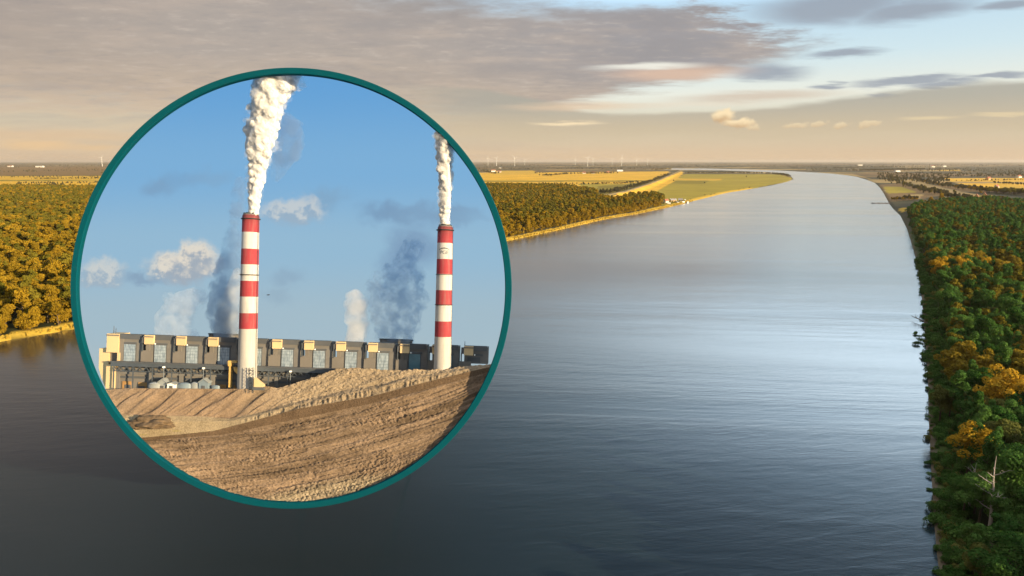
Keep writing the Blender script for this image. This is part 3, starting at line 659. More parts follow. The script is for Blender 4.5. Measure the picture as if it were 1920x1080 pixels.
# ------------------------------------------------------------------ far buildings, turbines, camp
M['plaster'] = simple('plaster', (0.72, 0.68, 0.60), 0.1, 1.0); M['white'] = simple('white', (0.8, 0.8, 0.78), 0.06, 1.0, 0.5)
M['roof_red'] = simple('roof_red', (0.33, 0.13, 0.08), 0.25, 2.0); M['roof_grey'] = simple('roof_grey', (0.30, 0.29, 0.28), 0.2, 2.0); M['ochre'] = simple('ochre', (0.55, 0.36, 0.16), 0.15, 1.0)
M['glass_dark'] = simple('glass_dark', (0.05, 0.06, 0.07), 0.1, 1.0, 0.15)
def house(px, py, w, d, h, rh, wall, roof, label, rz=0.0, group=None, cat='house', name='house'):
    g = G(px, py); e = empty(name, (g.x, g.y, gz(g.x, g.y) - .1)); e.rotation_euler = (0, 0, rz); tag(e, label, cat, group)
    bm = bmesh.new(); box(bm, -w / 2, w / 2, -d / 2, d / 2, 0, h)
    for sx in (-1, 1):
        v = [bm.verts.new((sx * w / 2, -d / 2, h)), bm.verts.new((sx * w / 2, d / 2, h)), bm.verts.new((sx * w / 2, 0, h + rh))]; bm.faces.new(v)
    mesh_obj('wall', bm, M[wall], e)
    bm = bmesh.new(); o = .5
    for sy in (-1, 1):
        k = rh / (d / 2)
        q = [(-w / 2 - o, sy * (d / 2 + o), h - o * k + .02), (w / 2 + o, sy * (d / 2 + o), h - o * k + .02), (w / 2 + o, 0, h + rh + .02), (-w / 2 - o, 0, h + rh + .02)]
        lo = [bm.verts.new(p) for p in q]; up = [bm.verts.new((p[0], p[1], p[2] + .3)) for p in q]
        bm.faces.new(lo[::-1]); bm.faces.new(up)
        for i in range(4): bm.faces.new((lo[i], lo[(i + 1) % 4], up[(i + 1) % 4], up[i]))
    rf = mesh_obj('roof', bm, M[roof], e)
    bm = bmesh.new(); box(bm, w * .2, w * .2 + .9, -.4, .5, h + rh * .5, h + rh + 1.2); mesh_obj('chimney', bm, M['roof_red'], rf)
    for k in range(3):
        bm = bmesh.new(); xx = -w * .35 + k * w * .35; box(bm, xx - .5, xx + .5, -d / 2 - .06, -d / 2 + .02, 1.0, 2.3); mesh_obj('window', bm, M['glass_dark'], e)
    return e
for a in [(925, 322.5, 34, 16, 9, 7, 'plaster', 'roof_red', 'pale farmhouse with red roof at the ring right side', .3), (936, 323.5, 26, 14, 6, 6, 'plaster', 'roof_red', 'long red-roofed barn beside the pale farmhouse', -.2),
          (1162, 321.5, 46, 20, 9, 5, 'white', 'roof_grey', 'white barn on the far edge of the yellow fields', .1),
          (1095, 326, 20, 12, 6, 6, 'plaster', 'roof_red', 'red-roofed house, leftmost of the village among dark trees', .2), (1112, 326, 22, 12, 6, 6, 'plaster', 'roof_red', 'red-roofed house in the middle of the village among dark trees', -.4), (1140, 325, 20, 12, 5, 6, 'ochre', 'roof_red', 'ochre house at the right end of the village trees', .5),
          (955, 357, 12, 9, 4, 4, 'plaster', 'roof_grey', 'pale cottage at the back edge of the golden wood', .4), (938, 316, 30, 16, 8, 5, 'plaster', 'roof_grey', 'distant white hall above the farmhouse', 0),
          (1249, 381.5, 8, 6, 4, 3, 'plaster', 'roof_red', 'pale house under the tall dark trees at the camp', .5), (1262, 379, 12, 6, 3, 2.5, 'ochre', 'roof_grey', 'brown long hut in the middle of the riverside camp', .2), (1276, 378.4, 8, 6, 3, 2.5, 'plaster', 'roof_grey', 'small grey-roofed hut at the right of the riverside camp', -.3),
          (1830, 376, 9, 8, 7, 5, 'ochre', 'roof_red', 'ochre barn gable with sunlight put into its colour, left of two on the right bank', .9), (1845, 374, 9, 8, 8, 5, 'ochre', 'roof_red', 'ochre barn gable with sunlight put into its colour, right of two on the right bank', .9),  # orange light on the two gables is put into the ochre walls
          (1868, 353, 14, 9, 5, 5, 'plaster', 'roof_red', 'cream house by the yellow field on the right', .6), (1682, 322.5, 40, 22, 8, 6, 'white', 'roof_grey', 'white house by the far right bank woods', .2), (1612, 310.5, 90, 40, 14, 8, 'plaster', 'roof_grey', 'far pale hall on the plain above the river bend', .2),
          (1748, 314, 50, 30, 14, 8, 'plaster', 'roof_red', 'far cream building, left of two on the right plain', .3), (1770, 313, 50, 30, 14, 8, 'plaster', 'roof_grey', 'far grey-roofed building, right of two on the right plain', .1), (1910, 334, 22, 14, 7, 6, 'plaster', 'roof_red', 'cream house among trees at the far right', .4),
          (1853, 338, 20, 14, 7, 6, 'ochre', 'roof_red', 'ochre house behind the yellow field on the right', .4), (75, 314, 90, 40, 14, 8, 'plaster', 'roof_grey', 'far pale hall on the plain at the far left', .0), (20, 313, 60, 40, 12, 8, 'plaster', 'roof_red', 'far cream building at the left frame edge of the plain', .0)]:
    house(*a)
def caravan(px, py, rz, label):
    g = G(px, py); e = empty('caravan', (g.x, g.y, gz(g.x, g.y))); e.rotation_euler = (0, 0, rz); tag(e, label, 'caravan', 'caravans at the riverside camp')
    bm = bmesh.new(); box(bm, -3, 3, -1.2, 1.2, .5, 2.9); bmesh.ops.bevel(bm, geom=bm.edges[:], offset=.3, segments=2, affect='EDGES'); mesh_obj('body', bm, M['white'], e)
    bm = bmesh.new(); box(bm, -1.09, 1.2, -1.25, -1.18, 1.5, 2.3); mesh_obj('window', bm, M['glass_dark'], e)
    for sx in (-1.2, 1.2):
        bm = bmesh.new(); bmesh.ops.create_cone(bm, cap_ends=True, segments=14, radius1=.4, radius2=.4, depth=2.3); bmesh.ops.rotate(bm, verts=bm.verts, matrix=Matrix.Rotation(R(90), 3, 'X')); bmesh.ops.translate(bm, verts=bm.verts, vec=(sx, 0, .4)); mesh_obj('wheel', bm, M['glass_dark'], e)
for k, (px, py) in enumerate([(1254, 384), (1270, 381.5), (1281, 381), (1289, 380.2), (1284, 377.4), (1257, 376)]):
    caravan(px, py, .3 * k, 'white caravan parked among the huts of the riverside camp')
def turbine(px, top, dist, rot, label):
    d = px_dir(px, 303); x = d.x / d.y * dist; e = empty('wind_turbine', (x, dist, 0)); tag(e, label, 'wind turbine', 'wind turbines on the horizon')
    h = CAM_H + (top_el(top)) * dist
    bm = bmesh.new(); lathe(bm, [(3.2, 0), (1.8, h)], 12); mesh_obj('tower', bm, M['white'], e)
    bm = bmesh.new(); box(bm, -2.2, 2.2, -4, 6, h - .2, h + 4); mesh_obj('nacelle', bm, M['white'], e)
    for k in range(3):
        a = rot + k * 2.0944; bm = bmesh.new(); r = h * .42; u = Vector((math.sin(a), 0, math.cos(a))); v = Vector((math.cos(a), 0, -math.sin(a))); c = Vector((0, -5.2, h + 2))
        q = []
        for yy in (0, .8):
            q.append([bm.verts.new(c + Vector((0, yy, 0)) + u * s * r + v * w) for s, w in ((0.02, -1), (0.2, -2.2), (1, -.4), (1, .4), (0.2, 1.6), (0.02, 1))])
        bm.faces.new(q[0]); bm.faces.new(q[1][::-1])
        for i in range(6): bm.faces.new((q[0][i], q[1][i], q[1][(i + 1) % 6], q[0][(i + 1) % 6]))
        mesh_obj('blade', bm, M['white'], e)
def top_el(py): d = px_dir(960, py); return d.z / d.y
for k, (px, top, dist) in enumerate([(915, 297, 12000), (931, 296.5, 11500), (965, 296.5, 11000), (1079, 299, 14000), (1102, 296.5, 10500), (1112, 298.5, 13500), (1166, 296.5, 10500), (1148, 299, 14500), (1194, 298.5, 12500), (1214, 299.5, 14000), (191, 296, 10500), (984, 299.5, 14000)]):
    turbine(px, top, dist, k * .7, 'slender white wind turbine on the hazy horizon ' + ('at the ring left side' if px < 300 else 'right of the ring'))
def mast(px, py, h, label):
    g = G(px, py); e = bmesh.new(); lathe(e, [(.5, 0), (.45, h * .75), (.9, h * .76), (.9, h), (.2, h + .6)], 10); o = mesh_obj('mast', e, M['white']); o.location = (g.x, g.y, gz(g.x, g.y) - .2); tag(o, label, 'mast')
mast(1123, 377, 9, 'white mast at the corner of the golden wood and the dike')
# stone groyne
def build_groyne():
    bm = bmesh.new(); a = G(1634, 381.2); b = G(1672, 381.4); n = 24; rs = random.Random(2); prev = None
    for i in range(n + 1):
        p = a.lerp(b, i / n); w = 3.5 + rs.uniform(-.8, 1.5) if i else 1.0; h = .9 + rs.uniform(-.2, .5) if i else .2
        row = [bm.verts.new((p.x, p.y - w * 1.6, -.6)), bm.verts.new((p.x, p.y - w * .5, h)), bm.verts.new((p.x, p.y + w * .5, h)), bm.verts.new((p.x, p.y + w * 1.6, -.6))]
        if prev:
            for k in range(3): bm.faces.new((prev[k], row[k], row[k + 1], prev[k + 1]))
        prev = row
    o = mesh_obj('groyne', bm, simple('groyne_stone', (0.12, 0.09, 0.06), .4, .5, .9)); tag(o, 'low brown stone groyne jutting from the right bank into the river', 'groyne')
    for k, (px, s) in enumerate([(1645, .25), (1650, .3), (1656, .22)]):
        gg = G(px, 381.2); tree('bush', P_BUSH[k % 2], gg.x, gg.y, .6, s, 'small bush growing on the stone groyne', 'bush', 'bushes on the groyne')
build_groyne()

# ------------------------------------------------------------------ the great teal ring with the power station scene inside
RF = 0.78; RD = RF * CAM_H / (math.sin(PITCH) + 412.0 / FPX * math.cos(PITCH))         # nearer than where its foot would meet the water: it is carried clear of the river on struts
CAMP = Vector((0, 0, CAM_H))
ROT = Matrix((AX_R, AX_F, AX_U)).transposed().to_4x4()                # local X right, Y away, Z up; leans back like an easel
def kk(d): return (RD + d * RF) / FPX                                        # metres per photo pixel at depth d behind the ring
def P(px, py, d): return CAMP + (AX_F + AX_R * ((px - 960) / FPX) + AX_U * ((540 - py) / FPX)) * (RD + d * RF)
RING_C = P(547, 540.5, 0); K0 = kk(0)
M['teal'] = simple('teal', (0.001, 0.062, 0.084), 0.05, 0.3, 0.9)
for nd_ in M['teal'].node_tree.nodes:
    if nd_.type == 'BSDF_PRINCIPLED': nd_.inputs['Specular IOR Level'].default_value = .04
def build_ring():
    e = empty('round_display', RING_C, ROT); tag(e, 'huge teal ring carried above the river around a blue sky power station scene', 'display')
    bm = bmesh.new(); ro, ri = 412.5 * K0, 400.0 * K0; n = 256
    prof = [(ri, -0.35), (ri + .12, -0.55), (ro - .12, -0.55), (ro, -0.35), (ro, 0.4), (ri, 0.4)]
    rings = [[bm.verts.new((r * math.cos(2 * math.pi * i / n), y, r * math.sin(2 * math.pi * i / n))) for (r, y) in prof] for i in range(n)]
    for i in range(n):
        a, b = rings[i], rings[(i + 1) % n]
        for j in range(6): bm.faces.new((a[j], a[(j + 1) % 6], b[(j + 1) % 6], b[j]))
    bmesh.ops.recalc_face_normals(bm, faces=bm.faces); mesh_obj('rim', bm, M['teal'], e)
    # flared dish: outer skin teal, inside sky
    def dish(r0, back, name, m, flip):
        bm = bmesh.new(); rows = []
        for (d, q) in [(0.35, 1), (4, 1), (9, 1), (15.5, 1), (22.5, 1), (24.4, .985), (25.3, .95), (25.7, .9), (25.8, .6), (25.8, .25)]:
            d2 = d * RF + (back if q < 1 or d > 22 else 0); d = d * RF; rad = (r0 + 0.322 * d) * q
            rows.append([bm.verts.new((-0.322 * d + rad * math.cos(2 * math.pi * i / 128), d2, rad * math.sin(2 * math.pi * i / 128))) for i in range(128)])
        for a, b in zip(rows, rows[1:]):
            for i in range(128): f = bm.faces.new((a[i], a[(i + 1) % 128], b[(i + 1) % 128], b[i]))
        bm.faces.new(rows[-1]); bmesh.ops.recalc_face_normals(bm, faces=bm.faces)
        if flip: bmesh.ops.reverse_faces(bm, faces=bm.faces)
        return bm
    mesh_obj('shell', dish(403.6 * K0, 0.4, 'shell', None, False), M['teal'], e, True)
    for sx in (-9, 9):                                     # slanting struts from the back of the shell down into the river
        bm = bmesh.new(); inv = (Matrix.Translation(RING_C) @ ROT).inverted(); a_ = Vector((-6 + sx, 20.2, -16)); f_ = inv @ Vector((RING_C.x + sx * 1.6, 178, -3)); tube(bm, [a_, f_], [.15, .18], 10); mesh_obj('strut', bm, M['teal'], e)
    # the sky inside
    m, t, out = mat('inner_sky'); tc = t.new('ShaderNodeTexCoord'); p = tc.outputs['Object']
    x, y, z = t.xyz(p)[0:3]
    # photo-like picture coordinates on the dish: centred on the ring, unit = one ring radius
    kd = t.add(1.0, t.mul(y, 1.0 / RD))
    u = t.m('DIVIDE', t.add(x, t.mul(y, 0.322)), t.mul(kd, 400 * K0)); v = t.m('DIVIDE', z, t.mul(kd, 400 * K0))
    uv = t.vec(u, v, 0.0)
    c = t.ramp(t.m('MULTIPLY', t.add(v, 1.0), 0.5), [(0.30, srgb(168, 186, 194)), (0.42, srgb(161, 185, 198)), (0.60, srgb(146, 183, 208)), (0.78, srgb(123, 173, 213)), (1.0, srgb(100, 160, 212))], 'EASE')
    n1 = t.noise(uv, 7.0, 7, 0.6); n2 = t.noise(uv, 3.0, 4, 0.5, out=1); nn = t.sub(n1, 0.5)
    n3 = t.sub(t.noise(uv, 17.0, 5, 0.65), 0.5)
    uu = t.add(u, t.add(t.mul(nn, 0.16), t.mul(n3, 0.07))); vv = t.add(v, t.add(t.mul(t.sub(t.noise(t.vscale(uv, (1, 1, 1)), 9.0, 6, 0.6, 0.4), 0.5), 0.16), t.mul(n3, 0.05)))
    def ib(cl, px, py, rx, ry, colr, f, soft=0.5):
        b = t.blob(uu, vv, (px - 547) / 400, (540 - py) / 400, rx / 400, ry / 400, soft)
        return t.mix(t.mul(b, f), cl, srgb(*colr) if len(colr) == 3 else colr)
    # faint grey-blue wisps
    for a in [(300, 350, 32, 15, (122, 158, 190), .75), (345, 335, 30, 12, (120, 160, 195), .5), (615, 370, 34, 18, (128, 162, 190), .6), (715, 398, 36, 18, (118, 152, 184), .7), (790, 402, 75, 17, (120, 150, 180), .6), (860, 405, 50, 12, (126, 158, 186), .5),
              (540, 520, 24, 14, (135, 160, 182), .45), (775, 462, 44, 34, (118, 146, 178), .7), (740, 500, 30, 24, (120, 150, 182), .55), (270, 525, 34, 10, (132, 158, 182), .8), (395, 335, 40, 14, (128, 165, 196), .5), (520, 555, 30, 14, (140, 165, 184), .4)]:
        c = ib(c, *a, 0.7)
    # cumulus: pale top, shaded base
    for (px, py, rx, ry, f) in [(345, 500, 62, 30, .95), (365, 478, 34, 28, .95), (188, 512, 42, 27, .6), (552, 396, 56, 24, .55)]:
        b = t.blob(uu, vv, (px - 547) / 400, (540 - py) / 400, rx / 400, ry / 400, 0.4)
        tone = t.step(t.add(vv, t.mul(n3, .3)), (540 - py - ry * .6) / 400, (540 - py + ry * .4) / 400)
        c = t.mix(t.mul(b, f), c, t.mix(tone, srgb(158, 170, 182), srgb(222, 214, 200)))
    em = t.new('ShaderNodeEmission'); t.put(em.inputs[0], c); em.inputs[1].default_value = SKY_IN
    t.l.new(em.outputs[0], out.inputs['Surface'])
    s = mesh_obj('sky', dish(403.2 * K0, 0.0, 'sky', None, True), m, None, True); s.matrix_world = Matrix.Translation(RING_C) @ ROT; tag(s, kind='structure')
SKY_IN = 0.515
build_ring()

# ---- spoil bank filling the foot of the ring
def build_spoil():
    sky_pts = [(140, 733), (200, 731), (240, 728), (330, 728), (400, 729), (470, 729), (497, 724), (520, 727), (560, 716), (600, 702), (630, 692), (650, 689.5), (700, 692), (760, 694), (815, 692.5), (850, 690), (880, 686), (905, 684.5), (930, 680), (960, 672)]
    sx, sy = zip(*sky_pts)
    # shelves: (line of the crest in the photo, depth of its foot)
    def L(pts):
        a, b = zip(*pts); return lambda x: np.interp(x, a, b)
    top = L(sky_pts)
    toe = L([(140, 770), (230, 778), (330, 780), (380, 781), (430, 785), (480, 775), (540, 758), (620, 738), (700, 722), (800, 702), (900, 687), (960, 674)])   # foot of the back slope
    berm = L([(140, 820), (260, 821), (330, 815), (400, 808), (470, 790), (560, 766), (700, 742), (800, 716), (900, 692), (960, 680)])     # crest of the low ridge
    rfoot = L([(140, 832), (260, 826), (330, 822), (420, 815), (480, 802), (560, 785), (700, 756), (800, 730), (900, 702), (960, 686)])
    nx, ny = 460, 330
    pxs = np.linspace(140, 955, nx); V = np.zeros((nx, ny, 3)); Ck = np.zeros((nx, ny, 3)); keepx = []
    sand, soil, dirt, gravel, pale = np.array((.285, .222, .150)), np.array((.195, .140, .095)), np.array((.12, .082, .052)), np.array((.27, .22, .155)), np.array((.36, .285, .18))
    for i, x in enumerate(pxs):
        w = 403.0 ** 2 - (x - 547) ** 2; yb = 540.5 + math.sqrt(max(w, 1.0))
        yt, y1, y2, y3 = top(x), toe(x), berm(x), rfoot(x)
        ys = np.linspace(0, 1, ny)
        nb = 24                                            # rows that run down behind the crest
        t = np.clip(np.arange(ny) / (ny - 1 - nb), 0, 1)
        py = yb + (yt - yb) * t
        y1, y2, y3 = [max(yt + .5, min(q, yb)) for q in (y1, y2, y3)]
        # depth: gentle fore slope, sharp ridge, flat floor, back slope
        knots_y = [yt, y1, y1 + .3 * (y2 - y1), y2, y3, yb]; dc = np.interp(x, [640, 780], [6.4, 4.4]); knots_d = [dc, dc * .82, dc * .66, dc * .56, dc * .54, 0.2]
        ky = np.maximum.accumulate(np.array(knots_y) + np.arange(6) * 1e-3)
        d = np.interp(py, ky, knots_d)
        j = np.arange(ny) - (ny - 1 - nb); down = np.clip(j, 0, None)
        d = d + down * 0.05; yy = py + down * 1.8
        d = d * RF
        X = (x - 960) * (RD + d) / FPX; Z = (540 - yy) * (RD + d) / FPX
        V[i, :, 0] = X; V[i, :, 1] = d; V[i, :, 2] = Z
        # soil colours
        back = py < y1; floor = (py >= y1) & (py < y2); ridge = (py >= y2) & (py < y3); fore = py >= y3
        sl = np.clip((x - 430) / 140, 0, 1)
        c = np.zeros((ny, 3)); c[back] = soil * 1.25 * (1 - sl) + sand * 1.1 * sl; c[floor] = (pale * 0.85) * (1 - sl) + sand * .95 * sl
        c[ridge] = dirt; c[fore] = soil
        g = np.clip((py - (905 - 0.16 * (x - 560) + 0.0006 * (x - 640) ** 2)) / 18, 0, 1); c = c * (1 - g[:, None]) + gravel * g[:, None]
        Ck[i] = c
    # relief, worked out in picture pixels (1 px = K0 m)
    PX = np.repeat(pxs[:, None], ny, 1); PY = 540 - V[:, :, 2] * FPX / (RD + V[:, :, 1])
    T1, TB, TR = toe(PX), berm(PX), rfoot(PX)
    def N(a, b, seed):                                     # value noise, vectorised
        r = np.random.default_rng(seed); tab = r.random((256, 256)); i0 = np.floor(a).astype(int); j0 = np.floor(b).astype(int); fa = a - i0; fb = b - j0
        fa = fa * fa * (3 - 2 * fa); fb = fb * fb * (3 - 2 * fb); g = lambda i, j: tab[i % 256, j % 256]
        return (g(i0, j0) * (1 - fa) + g(i0 + 1, j0) * fa) * (1 - fb) + (g(i0, j0 + 1) * (1 - fa) + g(i0 + 1, j0 + 1) * fa) * fb - .5
    back = np.clip((T1 - PY) / 5, 0, 1) * np.clip((PY - top(PX)) / 3, 0, 1); left = np.clip((560 - PX) / 90, 0, 1)
    # diagonal chutes on the left back slope
    q = (PX * .62 + PY * .9); chute = N(q / 7.5, (PX * .9 - PY * .6) / 60, 1) + .7 * N(q / 3.2, (PX * .9 - PY * .6) / 40, 2) + np.minimum(N(q / 16, (PX - PY) / 90, 3), 0) * 2
    h = back * left * chute * 1.1
    # lumpy spoil on the right hump, vertical rills under its shelf
    run = (PX * .34 + PY); lump = 1.0 * N(run / 5, PX / 50, 4) + .6 * N(PX / 4.2, PY / 2.4, 5) + .6 * N(PX / 2.0, PY / 1.4, 6) + .4 * N(PX / 1.3, PY / 1., 44)
    h += (1 - left) * np.clip((TB - PY) / 6, 0, 1) * lump * .75
    rill = N(PX / 3.0, PY / 30, 7) + .6 * N(PX / 1.7, PY / 14, 8); fl = np.clip((PY - T1 - (TB - T1) * .35) / 4, 0, 1) * np.clip((TB - PY) / 3, 0, 1)
    h += fl * rill * 1.2 * np.clip((PX - 420) / 60, 0, 1)
    # graded strips of the fore slope running up to the right
    fore = np.clip((PY - TR) / 4, 0, 1); slope = np.interp(PX, [140, 400, 640, 950], [.05, .14, .22, .30]); s_ = PY + slope * (PX - 547) + 5 * N(PX / 90, PY / 60, 9)
    clod = N(PX / 2.6, PY / 1.9, 41) + .8 * N(PX / 1.5, PY / 1.2, 42) + 1.2 * np.clip(N(PX / 4.5, PY / 2.6, 43) - .18, 0, 1)
    strip = N(s_ / 6.5, PX / 110, 10) + .75 * N(s_ / 2.8, PX / 55, 11) + .4 * N(s_ / 1.5, PX / 30, 12) + .4 * N(PX / 3, PY / 2, 13)
    notch = -np.clip(np.abs(N(s_ / 16, PX / 130, 14)) * -9 + .35, 0, 1) * np.clip(N(PX / 55, s_ / 20, 15) * 4, 0, 1)
    h += fore * (strip * 1.0 + clod * (.12 + .75 * np.clip(N(PX / 45, s_ / 14, 51) * 2 + .35, 0, 1)) + notch * 1.8)
    grav = np.clip((PY - (900 - .16 * (PX - 560) + .0006 * (PX - 640) ** 2)) / 20, 0, 1)
    h += grav * (N(PX / 2.4, PY / 1.9, 16) + N(PX / 1.3, PY / 1.1, 17)) * .8
    V[:, :, 2] += h * .40; V[:, :, 1] -= np.clip(h, -1, 1) * .34
    V[:, :, 1] = np.maximum(V[:, :, 1], .02)
    tone = fore * (N(s_ / 14, PX / 260, 20) * .6 + N(s_ / 4, PX / 60, 21) * .45 + N(s_ / 1.6, PX / 16, 22) * .35 + clod * .08 + notch * .5) + back * left * chute * .12 + (1 - left) * lump * .12
    Ck = Ck * np.clip(1 + tone, .5, 1.6)[..., None]
    rr_ = np.hypot(PX - 547, 540.5 - (540 - V[:, :, 2] * FPX / (RD + V[:, :, 1])) ); kd_ = (RD + V[:, :, 1]) / FPX
    cx_ = V[:, :, 0] / kd_ + 960 - 547; cz_ = V[:, :, 2] / kd_; q_ = np.minimum(1, 402.6 / np.maximum(np.hypot(cx_, cz_), 1)); V[:, :, 0] = (cx_ * q_ + 547 - 960) * kd_; V[:, :, 2] = cz_ * q_ * kd_
    grass = np.clip(N(PX / 30, PY / 8, 30) * 6 - 1.2, 0, 1) * ((PX < 370) & (PY > 786) & (PY < 816)); Ck = Ck * (1 - .55 * grass[..., None]) + np.array((.30, .26, .04)) * .55 * grass[..., None]
    ii = np.arange(nx - 1)[:, None] * ny + np.arange(ny - 1)[None]; a = ii.ravel()
    faces = np.stack([a, a + ny, a + ny + 1, a + 1], -1)
    # columns outside the ring's chord are dropped
    w = 403.0 ** 2 - (pxs - 547) ** 2; yb = 540.5 + np.sqrt(np.maximum(w, 1)); ok = (w > 0) & (top(pxs) + 1 < yb)
    okf = (ok[:-1, None] & ok[1:, None]) & np.ones((1, ny - 1), bool); faces = faces[okf.ravel()]
    me = raw_mesh('spoil_bank', V.reshape(-1, 3), [tuple(map(int, f)) for f in faces], [], True)
    at = me.color_attributes.new('soil', 'FLOAT_COLOR', 'POINT'); at.data.foreach_set('color', np.concatenate([Ck.reshape(-1, 3), np.ones((nx * ny, 1))], 1).ravel())
    m, t, out = mat('soil'); ca = t.new('ShaderNodeAttribute'); ca.attribute_name = 'soil'; tc = t.new('ShaderNodeTexCoord'); p = tc.outputs['Object']
    n = t.noise(p, 3.5, 6, 0.7); n2 = t.noise(p, 0.5, 4, 0.6)
    c = t.mix(1.0, ca.outputs['Color'], t.ramp(t.add(t.mul(n, .65), t.mul(n2, .35)), [(.33, (.55, .53, .5)), (.5, (1, 1, 1)), (.68, (1.45, 1.42, 1.35))]), 'MULTIPLY')
    principled(t, out, c, .95, t.bump(n, .7, .25), 0, .1)
    me.materials.append(m); o = link(bpy.data.objects.new('spoil_bank', me)); o.matrix_world = Matrix.Translation(CAMP + AX_F * RD) @ ROT; tag(o, kind='structure')
    # dark dirt heap at the lower left
    bm = bmesh.new(); bmesh.ops.create_icosphere(bm, subdivisions=5, radius=1.0)
    for v in bm.verts:
        q = v.co.copy(); n = mnoise.fractal(q * 2.3 + Vector((5, 1, 2)), .9, 2.1, 6); q *= 1 + .38 * n
        v.co = Vector((q.x * 46 * K0, q.y * 2.0, max(q.z, -.3) * 15 * K0))
    o = mesh_obj('dirt_heap', bm, simple('heap_soil', (.12, .083, .05), .5, 2.2, .95, bump=.6), None, True); o.matrix_world = Matrix.Translation(P(278, 797, 3.6)) @ ROT; tag(o, 'dark clumpy dirt heap on the pale floor at the foot of the left slope', 'dirt heap')
build_spoil()

# ---- power station
M['clad_grey_shaded'] = simple('clad_grey_shaded', (0.155, 0.146, 0.135), .2, .35, .7, stretch=(1, 1, 3)); M['clad_dark'] = simple('clad_dark', (0.085, 0.09, 0.097), .2, .4, .7)  # the grey of the station fronts has their shade put into it
M['clad_cream_lit'] = simple('clad_cream_lit', (0.60, 0.44, 0.24), .12, .25, .6, stretch=(1, 1, .3)); M['clad_mid'] = simple('clad_mid', (0.165, 0.148, 0.128), .16, .3, .7)  # cream of end walls and penthouses has sunlight put into the colour
M['steel'] = simple('steel', (0.10, 0.115, 0.13), .2, .5, .5, .4); M['ochre_dark'] = simple('ochre_dark', (0.34, 0.19, 0.07), .2, .4, .8)
def pane_mat():
    m, t, out = mat('pane'); tc = t.new('ShaderNodeTexCoord'); p = tc.outputs['Object']; n = t.noise(t.vscale(p, (3, 1, .7)), 1.3, 4, .6)
    x, y, z = t.xyz(p)[0:3]
    g = t.mx(t.step(t.m('FRACT', t.mul(z, 1.6)), .82, .9), t.step(t.m('FRACT', t.mul(x, 2.2)), .86, .94))
    c = t.mix(t.mul(g, .6), t.ramp(n, [(.35, (.17, .22, .27)), (.65, (.38, .45, .50))]), (.12, .14, .16)); principled(t, out, c, .3, None, .1, .5); return m
M['pane'] = pane_mat()
M['pane_teal'] = simple('pane_teal', (.10, .20, .24), .25, .6, .25)
